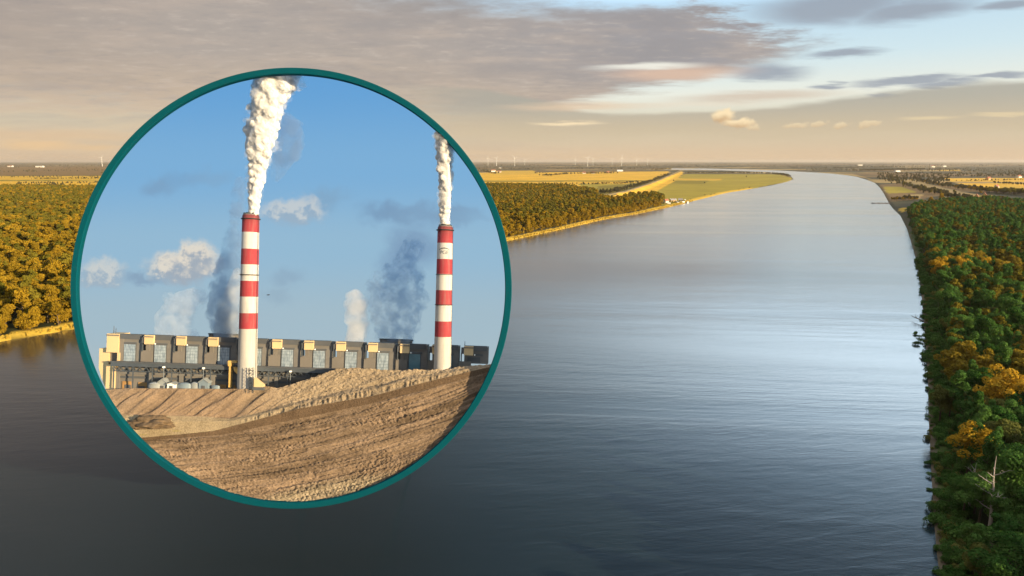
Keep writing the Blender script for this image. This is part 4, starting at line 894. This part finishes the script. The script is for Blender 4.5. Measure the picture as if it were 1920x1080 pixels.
def build_station():
    D0 = 12.6; k = kk(D0); roll = R(1.98)
    e = empty('power_station', P(200, 730, D0), ROT @ Matrix.Rotation(roll, 4, 'Y')); tag(e, 'long grey power station of twelve stepped boiler blocks behind the spoil bank', 'power station')
    def b(name, x0, x1, z0, z1, y0, y1, m, par=e, bev=0.0):
        bm = bmesh.new(); box(bm, x0 * k, x1 * k, y0 * RF, y1 * RF, z0 * k, z1 * k)
        if bev: bmesh.ops.bevel(bm, geom=bm.edges[:], offset=bev, segments=1, affect='EDGES')
        return mesh_obj(name, bm, M[m], par)
    Wd = 717.0
    # lower hall with pilasters and lintel bands
    lo = b('lower_hall', 17, 600, -3, 42, .45, 3.6, 'clad_mid'); b('upper_hall', 600.3, 690, 30, 42, .45, 3.6, 'clad_mid')
    bm = bmesh.new(); pf = [(-18, 76), (-18, 40), (-13, 22), (-7, 8), (-2, -1), (0, -1), (0, 76)]
    A_ = [bm.verts.new((x * k, .3, z * k)) for x, z in pf]; B_ = [bm.verts.new((x * k, 3.6, z * k)) for x, z in pf]; bm.faces.new(A_); bm.faces.new(B_[::-1])
    for i in range(7): bm.faces.new((A_[i], B_[i], B_[(i + 1) % 7], A_[(i + 1) % 7]))
    bmesh.ops.recalc_face_normals(bm, faces=bm.faces); mesh_obj('left_annex', bm, M['clad_cream_lit'], e); b('stair_block', 0.3, 16.6, -3, 47, -.6, 3.6, 'clad_cream_lit'); b('annex_panel', .4, 17, 48, 75, 1.0, 3.4, 'clad_mid')
    nb = 12
    for i in range(nb):
        x = 24 + i * 59.6
        if i > 9: continue
        b('pilaster', x - 8, x - 1, -3, 42, -.1, .43, 'clad_grey_shaded'); b('lintel', x - .8, x + 50.8, 30, 37, .05, .43, 'clad_grey_shaded'); b('lintel', x - .8, x + 50.8, 22, 26, .25, .43, 'clad_dark')
        b('gateway', x + 4, x + 20, -3, 16, .2, .44, 'ochre_dark'); b('gate_opening', x + 9, x + 20.3, -3, 10, .1, .195, 'clad_dark'); b('gateway', x + 34, x + 50, -3, 15, .2, .44, 'ochre_dark'); b('gate_opening', x + 33.7, x + 46, -3, 8, .1, .195, 'clad_dark')
    # boiler blocks
    for i in range(nb):
        x = 0.3 + i * 59.6; w = 40.0 if i < nb - 1 else 45
        first = i == 0
        blk = b('boiler_block', x + (22 if first else 12), (x + 57 if i == nb - 1 else x + w + 22), 72 if i == nb - 1 else (58 if i == nb - 2 else 44), 103, 0, 3.6, 'clad_grey_shaded') if not first else b('boiler_block', x + 22.5, x + 64, 44, 103, 0, 3.6, 'clad_grey_shaded')
        xl, xr = (x + 22.5, x + 64) if first else (x + 12, x + w + 22)
        if i == nb - 1: xr = x + 57
        blk_ = blk
        b('parapet', xl - .4, xr - 3 if not first else xr + .6, 96, 105, -.35, 1.2, 'clad_dark', blk_); b('cornice', xl + 4, xr - 10, 87, 90, -.22, 0, 'clad_dark', blk_)
        if i < nb - 1:
            # window wall between two piers
            wx = xl + 8 if first else xl + 16
            pm = 'pane_teal' if i in (9, 10) else 'pane'
            win = b('window', wx - 1.5, wx + 22.5, 50, 88, -.12, -.005, 'clad_dark', blk_); b('pane', wx, wx + 21, 52, 86, -.22, -.13, pm, win)
            # recess to the right: lower dark block with a flat roof and the penthouse, sunlight put into its cream
            rx = xr
            b('pier', xl, xl + 7, 44, 96, -.3, -.003, 'clad_mid', blk_)
            b('penthouse', x + 71.5, x + 88.5, 88, 105, -1.15, -.4, 'clad_cream_lit', None or e); b('penthouse_roof', x + 70, x + 89, 101, 103, -1.3, -1.155, 'clad_mid')
            b('recess_block', x + 63.5, x + 85, 46, 76, -.55, -.36, 'clad_mid'); b('duct', x + 66, x + 71, 90, 102, -.9, -.4, 'clad_dark'); b('duct', x + 65.5, x + 67.5, 74, 92, -.7, -.4, 'steel')
            bm = bmesh.new(); bmesh.ops.create_icosphere(bm, subdivisions=2, radius=1.5 * k); bmesh.ops.translate(bm, verts=bm.verts, vec=((x + 91.5) * k, -.8, 89 * k)); mesh_obj('roof_lamp', bm, M['white'], e)
        else:
            b('gate', xl + 6, xl + 30, 72.5, 84, -.1, -.003, 'clad_dark', blk_)
    b('end_tower', 0, 22.2, 70, 105, -.7, 4.4, 'clad_cream_lit'); b('end_cornice', -.8, 23, 101, 103.4, -.85, -.71, 'clad_mid'); b('end_shaft', 20, 24.5, 44, 70, -.6, -.02, 'clad_cream_lit')
    # conveyor gallery along the front
    g = b('conveyor_gallery', 14, 660, 46, 53, -1.9, -.9, 'steel'); b('gallery_roof', 12, 662, 53.2, 55, -2.0, -.8, 'clad_dark', g)
    bm = bmesh.new()
    for i in range(50):
        x = (18 + i * 12) * k; z0, z1 = 37 * k, 45.7 * k
        tube(bm, [(x, -1.09, z1), (x + 6 * k, -1.09, z0)], [.09, .09], 4); tube(bm, [(x + 6 * k, -1.09, z0), (x + 12 * k, -1.09, z1)], [.09, .09], 4)
        if i % 3 == 0: tube(bm, [(x, -1.09, -3 * k), (x, -1.09, z1)], [.13, .13], 4)
    tube(bm, [(16 * k, -1.09, 37 * k), (618 * k, -1.09, 37 * k)], [.1, .1], 4); mesh_obj('truss', bm, M['steel'], g)
    for x, h in ((7, 14), (11, 10)):
        bm = bmesh.new(); tube(bm, [(x * k, .5, 105 * k), (x * k, .5, (105 + h) * k)], [.09, .05], 5); mesh_obj('antenna', bm, M['steel'], e)
    bm = bmesh.new(); tube(bm, [(668 * k, .5, 104 * k), (668 * k, .5, 113 * k)], [.08, .05], 5); mesh_obj('antenna', bm, M['steel'], e)
build_station()

# ---- chimneys
def chimney_mat(name, bands, base_z):
    m, t, out = mat(name); tc = t.new('ShaderNodeTexCoord'); p = tc.outputs['Object']; x, y, z = t.xyz(p)[0:3]
    red, wht, con = (0.30, 0.034, 0.044), (0.50, 0.49, 0.46), (0.45, 0.43, 0.39)
    mask = None
    for z0, z1 in bands:
        q = t.mul(t.m('GREATER_THAN', z, z0), t.m('LESS_THAN', z, z1)); mask = q if mask is None else t.mx(mask, q)
    c = t.mix(t.m('GREATER_THAN', z, base_z), con, wht); c = t.mix(mask, c, red)
    n = t.noise(t.vscale(p, (2.2, 2.2, .22)), 1.0, 5, .65); seam = t.step(t.m('ABSOLUTE', t.sub(t.m('FRACT', t.mul(z, .85)), .5)), .46, .5, 0, .12)
    c = t.mix(t.add(t.step(n, .42, .75, 0, .38), seam), c, (.22, .18, .16)); zt = t.sub(max(q_[1] for q_ in bands), z); c = t.mix(t.mul(t.step(t.add(zt, t.mul(n, 5.0)), 5.0, 1.2), .75), c, (.06, .05, .05)); principled(t, out, c, .7, None, 0, .25); return m
def plume_from(name, pts, seed, voxel, m, label, cat, dens=26, noise_amp=.22, extra=(), clip=None):
    """cauliflower steam: overlapping puffs remeshed into one skin; pts = (px, py, depth, half width px)"""
    rs = random.Random(seed); bm = bmesh.new()
    o0 = P(pts[0][0], pts[0][1], pts[0][2])
    def puff(c, r):
        b2 = bmesh.ops.create_icosphere(bm, subdivisions=2, radius=r, matrix=Matrix.Translation(c))
    loc = lambda px, py, d: (P(px, py, d) - o0)
    for (a, b) in zip(pts, pts[1:]):
        n = max(2, int(abs(a[1] - b[1]) / 5))
        for i in range(n):
            f = i / n; px, py, d, hw = [a[j] + (b[j] - a[j]) * f for j in range(4)]; r = hw * kk(d)
            puff(loc(px, py, d), r * .92)
            for _ in range(max(1, int(dens / n))):
                th = rs.uniform(0, 6.28); q = r * rs.uniform(.45, .8); rr = r * rs.uniform(.22, .5)
                puff(loc(px, py, d) + AX_R * q * math.cos(th) + AX_F * q * math.sin(th) + AX_U * rs.uniform(-.4, .4) * r, rr)
    for (px, py, d, hw) in extra: puff(loc(px, py, d), hw * kk(d))
    me = bpy.data.meshes.new(name); bm.to_mesh(me); bm.free()
    o = bpy.data.objects.new(name, me); col.objects.link(o)
    md = o.modifiers.new('r', 'REMESH'); md.mode = 'VOXEL'; md.voxel_size = voxel * RF
    dg = bpy.context.evaluated_depsgraph_get(); dg.update(); me2 = bpy.data.meshes.new_from_object(o.evaluated_get(dg)); o.modifiers.clear()
    n = len(me2.vertices); co = np.empty(n * 3, np.float32); me2.vertices.foreach_get('co', co); no = np.empty(n * 3, np.float32); me2.vertices.foreach_get('normal', no)
    co = co.reshape(-1, 3); no = no.reshape(-1, 3); out = co.copy()
    top = max(p[3] for p in pts) * kk(pts[0][2])
    for i in range(n):
        v = Vector(co[i]); hgt = min(1.0, .25 + v.dot(AX_U) / 12.0)
        v = v / RF; w = v + 0.6 * Vector(mnoise.noise_vector(v * .5 + Vector((seed, 0, 0))))
        a = 0.0
        for fq, am in ((.55, 1.0), (1.15, .6), (2.4, .32)):
            a += (abs(mnoise.noise(w * fq + Vector((0, seed * 3.1, 0)))) - .28) * am
        out[i] = co[i] + no[i] * a * noise_amp * top * .42 * hgt
    if clip is not None:                                   # keep the steam within the dish
        ctr = Vector(RING_C - o0)
        for i in range(n):
            v = Vector(out[i]) - ctr; lx, ly, lz = v.dot(AX_R), v.dot(AX_F), v.dot(AX_U); lim = (402.5 * K0 + .322 * ly); cx = -.322 * ly
            rr = math.hypot(lx - cx, lz)
            if rr > lim: s_ = lim / rr; out[i] = ctr + AX_R * (cx + (lx - cx) * s_) + AX_F * ly + AX_U * lz * s_
    me2.vertices.foreach_set('co', out.ravel()); me2.update()
    o.data = me2; me2.materials.clear(); me2.materials.append(m); me2.polygons.foreach_set('use_smooth', [True] * len(me2.polygons)); o.location = o0
    return tag(o, label, cat)
def steam_mat():
    m, t, out = mat('steam'); p = principled(t, out, (.57, .565, .56), 1.0, None, 0, 0.0)
    p.inputs['Subsurface Weight'].default_value = 1.0; p.inputs['Subsurface Radius'].default_value = (1, 1, 1); p.inputs['Subsurface Scale'].default_value = .8; return m
M['steam'] = steam_mat()
def smoke_mat(name, colr, dens, scale=.35, lo=.42, hi=.62):
    m, t, out = mat(name); g = t.new('ShaderNodeNewGeometry'); n = t.noise(g.outputs['Position'], scale, 5, .6, .3)
    v = t.new('ShaderNodeVolumePrincipled'); v.inputs['Color'].default_value = (*colr, 1); t.put(v.inputs['Density'], t.step(n, lo, hi, 0.0, dens)); v.inputs['Anisotropy'].default_value = .1
    t.l.new(v.outputs[0], out.inputs['Volume']); return m
M['flue'] = simple('flue', (.03, .03, .032), .2, 1, .7)
def chimney(px_t, py_t, px_b, py_b, rt, rb, bands, base, rings, label, dark_cap, d=9.3, logo=None):
    k = kk(d); H_ = (py_b - py_t) * k; lean = math.atan2((px_t - px_b), (py_b - py_t))
    e = empty('chimney', P(px_b, py_b, d), ROT @ Matrix.Rotation(lean, 4, 'Y')); tag(e, label, 'chimney')
    zz = lambda py: (py_b - py) * k
    mm = chimney_mat('chimney_paint', [(zz(b), zz(a)) for a, b in bands], zz(base))
    bm = bmesh.new(); lathe(bm, [(rb * k * 1.02, -3.0), (rb * k, 0), ((rb + (rt - rb) * .5) * k, H_ * .5), (rt * k, H_ - 2.0 * k), (rt * k * .93, H_ - 1.2 * k), (rt * k * .93, H_ + 1.2 * k)], 64); mesh_obj('shaft', bm, mm, e, False)
    for p in e.children[0].data.polygons: p.use_smooth = abs(p.normal.z) < .7
    for py, ext, th in rings:
        f = (py_b - py) / (py_b - py_t); r = (rb + (rt - rb) * f) * k
        bm = bmesh.new(); z = zz(py); lathe(bm, [(r + .005, z - th), (r + ext * .8, z - th * .4), (r + ext, z), (r + ext, z + th), (r + .005, z + th)], 48, caps=False); mesh_obj('gallery', bm, M['flue'], e)
    for i in range(6):
        a = i * 1.047 + .4; bm = bmesh.new(); lathe(bm, [(rt * k * .27, H_), (rt * k * .27, H_ + 3.6 * k)], 20, rt * k * .6 * math.cos(a), rt * k * .6 * math.sin(a)); mesh_obj('flue', bm, M['flue'], e)
    bm = bmesh.new()                                       # ladder up the right of the front
    for s in (-.12, .12):
        tube(bm, [(rb * k * .97 + s, -rb * k * .3 , 0), (rt * k * .97 + s, -rt * k * .3, H_)], [.035, .035], 4)
    mesh_obj('ladder', bm, M['flue'], e)
    if logo is not None:
        cu = bpy.data.curves.new('logo', 'FONT'); cu.body = 'PGE'; cu.size = 9.5 * k; cu.align_x = 'CENTER'; cu.resolution_u = 6; to = bpy.data.objects.new('logo', cu); col.objects.link(to)
        dg = bpy.context.evaluated_depsgraph_get(); dg.update(); me = bpy.data.meshes.new_from_object(to.evaluated_get(dg)); bpy.data.objects.remove(to)
        bm = bmesh.new(); bm.from_mesh(me); bmesh.ops.triangulate(bm, faces=bm.faces)
        bmesh.ops.subdivide_edges(bm, edges=[q for q in bm.edges if q.calc_length() > .25], cuts=2)
        n = 24; pr = None
        for i in range(n + 1):                             # the arc over the letters
            a = R(25 + 140 * i / n); w = .9 * math.sin(math.pi * i / n) + .15; r1 = 11.5; c = math.cos(a) * r1 * 1.05; s = math.sin(a) * r1 * .62 + 4.0
            q = [bm.verts.new((c * k, (s + w) * k, 0)), bm.verts.new((c * k, (s - w) * k, 0))]
            if pr: bm.faces.new((pr[0], pr[1], q[1], q[0]))
            pr = q
        zc = zz(logo); f = (py_b - logo) / (py_b - py_t); r = (rb + (rt - rb) * f) * k + .03
        for v in bm.verts: th = (v.co.x / r) + R(2); v.co = Vector((r * math.sin(th), -r * math.cos(th), zc + v.co.y))
        mesh_obj('logo', bm, simple('logo_ink', (.10, .12, .14), .1, 1, .6), e)
    return e
chimney(470.5, 403, 463, 728, 15.2, 17.4, [(403, 435.7), (466.8, 496), (526.5, 556), (586.6, 616)], 616, [(411, .22, .12), (515.5, .15, .1)], 'left striped chimney, taller in view, with plain white foot and red top', True)
chimney(835, 425, 829, 704, 14.3, 16.2, [(425, 456), (486, 514), (544, 572), (602, 631)], 631, [(432, .25, .12), (571.5, .14, .08), (515, .14, .06)], 'right striped chimney with the dark lettering PGE under an arc on its upper white band', False, d=6.4, logo=477)
PTS_A = [(475.5, 402, 9.3, 9), (476, 380, 9.2, 10.5), (479, 350, 9, 14), (485, 300, 8.4, 18), (489, 265, 7.6, 24), (494, 235, 6.8, 27), (500, 200, 6.2, 28), (508, 165, 5.8, 30), (522, 140, 5.6, 35), (530, 128, 5.6, 37)]
PL_A = plume_from('steam_plume', PTS_A, 3, .17, M['steam'], 'tall white steam plume rising from the left chimney to the top of the ring', 'steam plume',
           70, extra=[(462, 243, 6.8, 8), (468, 200, 6.4, 7), (545, 158, 5.8, 13)], clip=True)
PTS_B = [(833, 424, 6.4, 8.5), (834, 400, 6.0, 10.5), (835, 370, 5.0, 12.5), (835, 335, 3.8, 14), (834, 300, 2.8, 15), (836, 275, 2.2, 17), (838, 255, 1.8, 19), (834, 243, 1.6, 20)]
PL_B = plume_from('steam_plume', PTS_B, 9, .15, M['steam'], 'narrower white steam plume rising from the right chimney to the ring edge', 'steam plume', 60, clip=True)
M['veil'] = smoke_mat('veil', (.97, .97, .97), .9, .75, .45, .66)
def veil(plume, pts, seed):
    w = plume_from('wisps', [(a, b, c, h * 1.22) for a, b, c, h in pts], seed, .3, M['veil'], None, None, 40, .5, clip=True); w.parent = plume; w.location = (0, 0, 0)
veil(PL_A, PTS_A, 23); veil(PL_B, PTS_B, 24)
# ---- drifting smoke and cooling tower steam (true volumes)
M['smoke_dark'] = smoke_mat('smoke_dark', (.42, .57, .75), .32, .5, .43, .64); M['smoke_near'] = smoke_mat('smoke_near', (.38, .52, .70), .38, .34, .36, .58); M['smoke_pale'] = smoke_mat('smoke_pale', (.92, .91, .90), .6, .4, .32, .64); M['smoke_grey'] = smoke_mat('smoke_grey', (.76, .82, .90), .34, .45, .38, .66)
plume_from('smoke_drift', [(430, 640, 19, 26), (418, 590, 19, 34), (425, 530, 19, 30), (434, 480, 19, 24), (444, 420, 19, 16), (446, 370, 19, 15), (452, 335, 19, 12)], 5, .45, M['smoke_near'], 'dark blue-grey smoke drifting up left of the left chimney', 'smoke', 30, .3)
plume_from('smoke_drift', [(515, 335, 14, 10), (530, 300, 14, 22), (545, 270, 14, 26), (545, 240, 14, 22), (530, 215, 14, 14)], 6, .4, M['smoke_near'], 'dark blue-grey smoke behind the white plume of the left chimney', 'smoke', 30, .35)
plume_from('cooling_tower_steam', [(425, 630, 19.5, 27), (428, 590, 19.5, 24), (438, 545, 19.5, 17), (446, 505, 19.5, 9)], 12, .4, M['smoke_pale'], 'creamy white steam from the cooling tower beside the left chimney foot', 'steam', 30, .2)
plume_from('cooling_tower_steam', [(668, 640, 19.5, 22), (672, 610, 19.5, 21), (668, 578, 19.5, 24), (666, 552, 19.5, 16)], 13, .4, M['smoke_pale'], 'small creamy steam column left of the wide cooling tower', 'steam', 30, .2)
plume_from('cooling_tower_steam', [(330, 640, 20, 40), (325, 600, 20, 36), (345, 570, 20, 30), (375, 555, 20, 22)], 19, .45, M['smoke_grey'], 'broad pale grey steam above the left boiler blocks', 'steam', 30, .25)
plume_from('cooling_tower_steam', [(743, 638, 20, 36), (745, 600, 20, 48), (740, 565, 20, 56), (748, 530, 20, 44), (760, 490, 20, 26), (775, 460, 20, 24)], 20, .45, M['smoke_dark'], 'wide blue-grey steam cloud over the wide cooling tower', 'steam', 36, .3)
def cooling_tower(px, py, rx, label, d=18.6):
    k = kk(d); e = empty('cooling_tower', P(px, py, d) , ROT @ Matrix.Rotation(R(2), 4, 'Y')); tag(e, label, 'cooling tower', 'cooling towers behind the boiler blocks')
    bm = bmesh.new(); r = rx * k; sq = .16
    rings = lathe(bm, [(r * 1.12, -60 * k), (r * 1.02, -30 * k), (r * .96, -12 * k), (r, 0)], 56, caps=False); bmesh.ops.scale(bm, verts=bm.verts, vec=(1, sq, 1)); mesh_obj('shell', bm, M['clad_mid'], e, True)
    bm = bmesh.new(); lathe(bm, [(r * 1.0, -1.6 * k), (r * 1.03, -1.2 * k), (r * 1.03, .6 * k), (r * .99, .8 * k)], 56, caps=False); bmesh.ops.scale(bm, verts=bm.verts, vec=(1, sq, 1)); mesh_obj('lip', bm, M['clad_dark'], e, True)
cooling_tower(424, 626.5, 33, 'dark rim of a cooling tower showing beside the left chimney'); cooling_tower(743, 636.5, 31, 'blue-dark rim of a cooling tower showing right of the middle of the roofs')
# ---- small plant in front of the station
def at_px(name, px, py, d, label, cat, group=None, roll=1.5):
    e = empty(name, P(px, py, d), ROT @ Matrix.Rotation(R(roll), 4, 'Y')); tag(e, label, cat, group); return e
def bx(name, par, x0, x1, z0, z1, y0, y1, m, k, bev=0):
    bm = bmesh.new(); box(bm, x0 * k, x1 * k, y0, y1, z0 * k, z1 * k)
    if bev: bmesh.ops.bevel(bm, geom=bm.edges[:], offset=bev, segments=2, affect='EDGES')
    return mesh_obj(name, bm, M[m], par)
M['tank'] = simple('tank', (.28, .30, .30), .1, 1, .4); M['tank_blue'] = simple('tank_blue', (.18, .23, .27), .14, 1, .4); M['crane_yellow'] = simple('crane_yellow', (.60, .38, .12), .12, 1, .6)
def tank(px, py, r, h, dome, m, label, d=10.2):
    k = kk(d); e = at_px('storage_tank', px, py, d, label, 'tank', 'tanks before the station')
    bm = bmesh.new(); lathe(bm, [(r * k, -6 * k), (r * k, h * k)], 32, caps=False); bmesh.ops.scale(bm, verts=bm.verts, vec=(1, .5, 1)); mesh_obj('drum', bm, M[m], e, True)
    bm = bmesh.new(); lathe(bm, [(r * k * 1.03, h * k), (r * k * .75, (h + dome * .6) * k), (r * k * .3, (h + dome) * k), (.05, (h + dome * 1.05) * k)], 32); bmesh.ops.scale(bm, verts=bm.verts, vec=(1, .5, 1)); mesh_obj('dome', bm, M['tank' if m == 'tank' else m], e, True)
tank(291, 728, 13, 7, 5, 'tank', 'pale domed tank, leftmost of the tanks before the station'); tank(346, 728, 14, 7, 4, 'tank_blue', 'blue-grey domed tank left of the gabled shed'); tank(366, 728, 9, 8, 4, 'tank', 'small pale tank beside the gabled shed'); tank(404, 730, 8, 6, 2, 'tank_blue', 'low blue-grey tank right of the gabled shed')
def shed(px, py, w, h, rh, m, label, d=10.6):
    k = kk(d); e = at_px('shed', px, py, d, label, 'shed'); bm = bmesh.new(); y0, y1 = -.9, .6
    pf = [(-w / 2, -6), (w / 2, -6), (w / 2, h), (0, h + rh), (-w / 2, h)]; a = [bm.verts.new((x * k, y0, z * k)) for x, z in pf]; b = [bm.verts.new((x * k, y1, z * k)) for x, z in pf]
    bm.faces.new(a); bm.faces.new(b[::-1])
    for i in range(5): bm.faces.new((a[i], b[i], b[(i + 1) % 5], a[(i + 1) % 5]))
    bmesh.ops.recalc_face_normals(bm, faces=bm.faces); mesh_obj('wall', bm, M[m], e)
    bm = bmesh.new()
    for s in (-1, 1):
        q = [(s * (w / 2 + 1.5), h - .8), (0, h + rh + .4), (0, h + rh + 1.6), (s * (w / 2 + 1.5), h + .4)]
        A = [bm.verts.new((x * k, y0 - .15, z * k)) for x, z in q]; B = [bm.verts.new((x * k, y1 + .15, z * k)) for x, z in q]; bm.faces.new(A); bm.faces.new(B[::-1])
        for i in range(4): bm.faces.new((A[i], B[i], B[(i + 1) % 4], A[(i + 1) % 4]))
    bmesh.ops.recalc_face_normals(bm, faces=bm.faces); mesh_obj('roof', bm, M['tank'], e); bx('door', e, -3, 3, -6, 6, y0 - .1, y0 - .01, 'clad_dark', k)
shed(385, 728, 17, 12, 6, 'tank_blue', 'grey gabled shed among the tanks before the station'); shed(308, 728, 14, 12, 6, 'tank', 'pale gabled shed behind the leftmost domed tank', 10.9); shed(325, 728, 15, 9, 2, 'white', 'bright white flat shed right of the leftmost domed tank', 10.3)
def lamp_mast(px, top, base, label, d=9.9):
    k = kk(d); e = at_px('floodlight_mast', px, base, d, label, 'floodlight', 'floodlight masts before the station'); bm = bmesh.new(); h = (base - top) * k; tube(bm, [(0, 0, -.8), (0, 0, h)], [.12, .08], 6); mesh_obj('pole', bm, M['steel'], e)
    bx('lamp_head', e, -2, 2, (base - top), (base - top) + 3.2, -.25, .25, 'white', k, .05)
lamp_mast(306, 690, 728, 'tall floodlight mast behind the leftmost domed tank'); lamp_mast(380.5, 692, 728, 'tall floodlight mast above the gabled shed'); lamp_mast(544, 698, 722, 'short floodlight mast at the left edge of the spoil hump')
def build_crane():
    d = 9.9; k = kk(d); e = at_px('loading_crane', 432, 712, d, 'yellow loading crane with a boom beside the left chimney', 'crane')
    bx('tower', e, -2.2, 2.2, -14, 32, -.3, .3, 'crane_yellow', k); bx('boom', e, -4, 12, 32, 36, -.35, .35, 'crane_yellow', k); bx('cab', e, -4, 3, 26, 31.8, -.5, .5, 'crane_yellow', k, .06); bx('counterweight', e, -6.5, -4.1, 30, 35, -.4, .4, 'clad_dark', k)
    e = at_px('loading_hopper', 444, 700, d, 'yellow hopper hanging between the loading crane and the left chimney', 'hopper'); bm = bmesh.new()
    bm2 = [(-5, 12), (2, 10), (8, 2), (4, -2), (-3, 4)]; a = [bm.verts.new((x * k, -.5, z * k)) for x, z in bm2]; b = [bm.verts.new((x * k, .5, z * k)) for x, z in bm2]; bm.faces.new(a); bm.faces.new(b[::-1])
    for i in range(5): bm.faces.new((a[i], b[i], b[(i + 1) % 5], a[(i + 1) % 5]))
    bmesh.ops.recalc_face_normals(bm, faces=bm.faces); mesh_obj('bin', bm, M['crane_yellow'], e); bx('leg', e, -1, 1, -26, -1, -.15, .15, 'steel', k)
    e = at_px('scaffold_tower', 470, 727, 6.0, 'thin steel scaffold tower at the foot of the left chimney', 'scaffold'); bm = bmesh.new(); k = kk(6)
    for x in (-4, 4):
        for y in (-.3, .3): tube(bm, [(x * k, y, -1), (x * k, y, 37 * k)], [.06, .06], 4)
    for i in range(6):
        z = i * 6.5 * k
        for y in (-.3, .3): tube(bm, [(-4 * k, y, z), (4 * k, y, z)], [.05, .05], 4); tube(bm, [(-4 * k, y, z), (4 * k, y, z + 6 * k)], [.04, .04], 4)
    mesh_obj('lattice', bm, M['steel'], e)
    e = at_px('conveyor_head', 486, 722, 6.2, 'slanting cream conveyor head right of the left chimney foot', 'conveyor'); bm = bmesh.new()
    q = [(-8, 14), (9, 1), (9, -3), (-8, -3)]; a = [bm.verts.new((x * k, -.6, z * k)) for x, z in q]; b = [bm.verts.new((x * k, .6, z * k)) for x, z in q]; bm.faces.new(a); bm.faces.new(b[::-1])
    for i in range(4): bm.faces.new((a[i], b[i], b[(i + 1) % 4], a[(i + 1) % 4]))
    bmesh.ops.recalc_face_normals(bm, faces=bm.faces); mesh_obj('hood', bm, M['clad_cream_lit'], e); bx('base_frame', e, -10, 10, -9, -3.2, -.5, .5, 'clad_dark', k)
build_crane()
def build_bird():
    k = kk(6); e = at_px('bird', 503, 553, 6, 'small dark bird gliding right of the left chimney', 'bird'); bm = bmesh.new()
    tube(bm, [(-3.2 * k, 0, -.4 * k), (-1.2 * k, 0, 0), (1.2 * k, 0, .2 * k), (2.4 * k, 0, .5 * k), (3.2 * k, 0, .4 * k)], [.02, .08, .1, .06, .01], 7)
    for s in (-1, 1):
        v = [bm.verts.new(p) for p in ((-.8 * k, s * .04, .1 * k), (1 * k, s * .04, .2 * k), (.8 * k, s * .45, .9 * k), (-.6 * k, s * .85, .5 * k), (-1.2 * k, s * .45, .6 * k))]; bm.faces.new(v if s > 0 else v[::-1])
    mesh_obj('body', bm, M['flue'], e)
build_bird()

# ------------------------------------------------------------------ evening haze over the plain
def build_haze():
    bm = bmesh.new(); box(bm, -60000, 60000, -60000, 60000, -3.4, 150.0); m, t, out = mat('haze'); v = t.new('ShaderNodeVolumePrincipled'); v.inputs['Color'].default_value = (.74, .68, .62, 1); v.inputs['Density'].default_value = HAZE; v.inputs['Anisotropy'].default_value = .2
    t.l.new(v.outputs[0], out.inputs['Volume']); tag(mesh_obj('haze', bm, m), kind='stuff')
HAZE = 0.000024
build_haze()
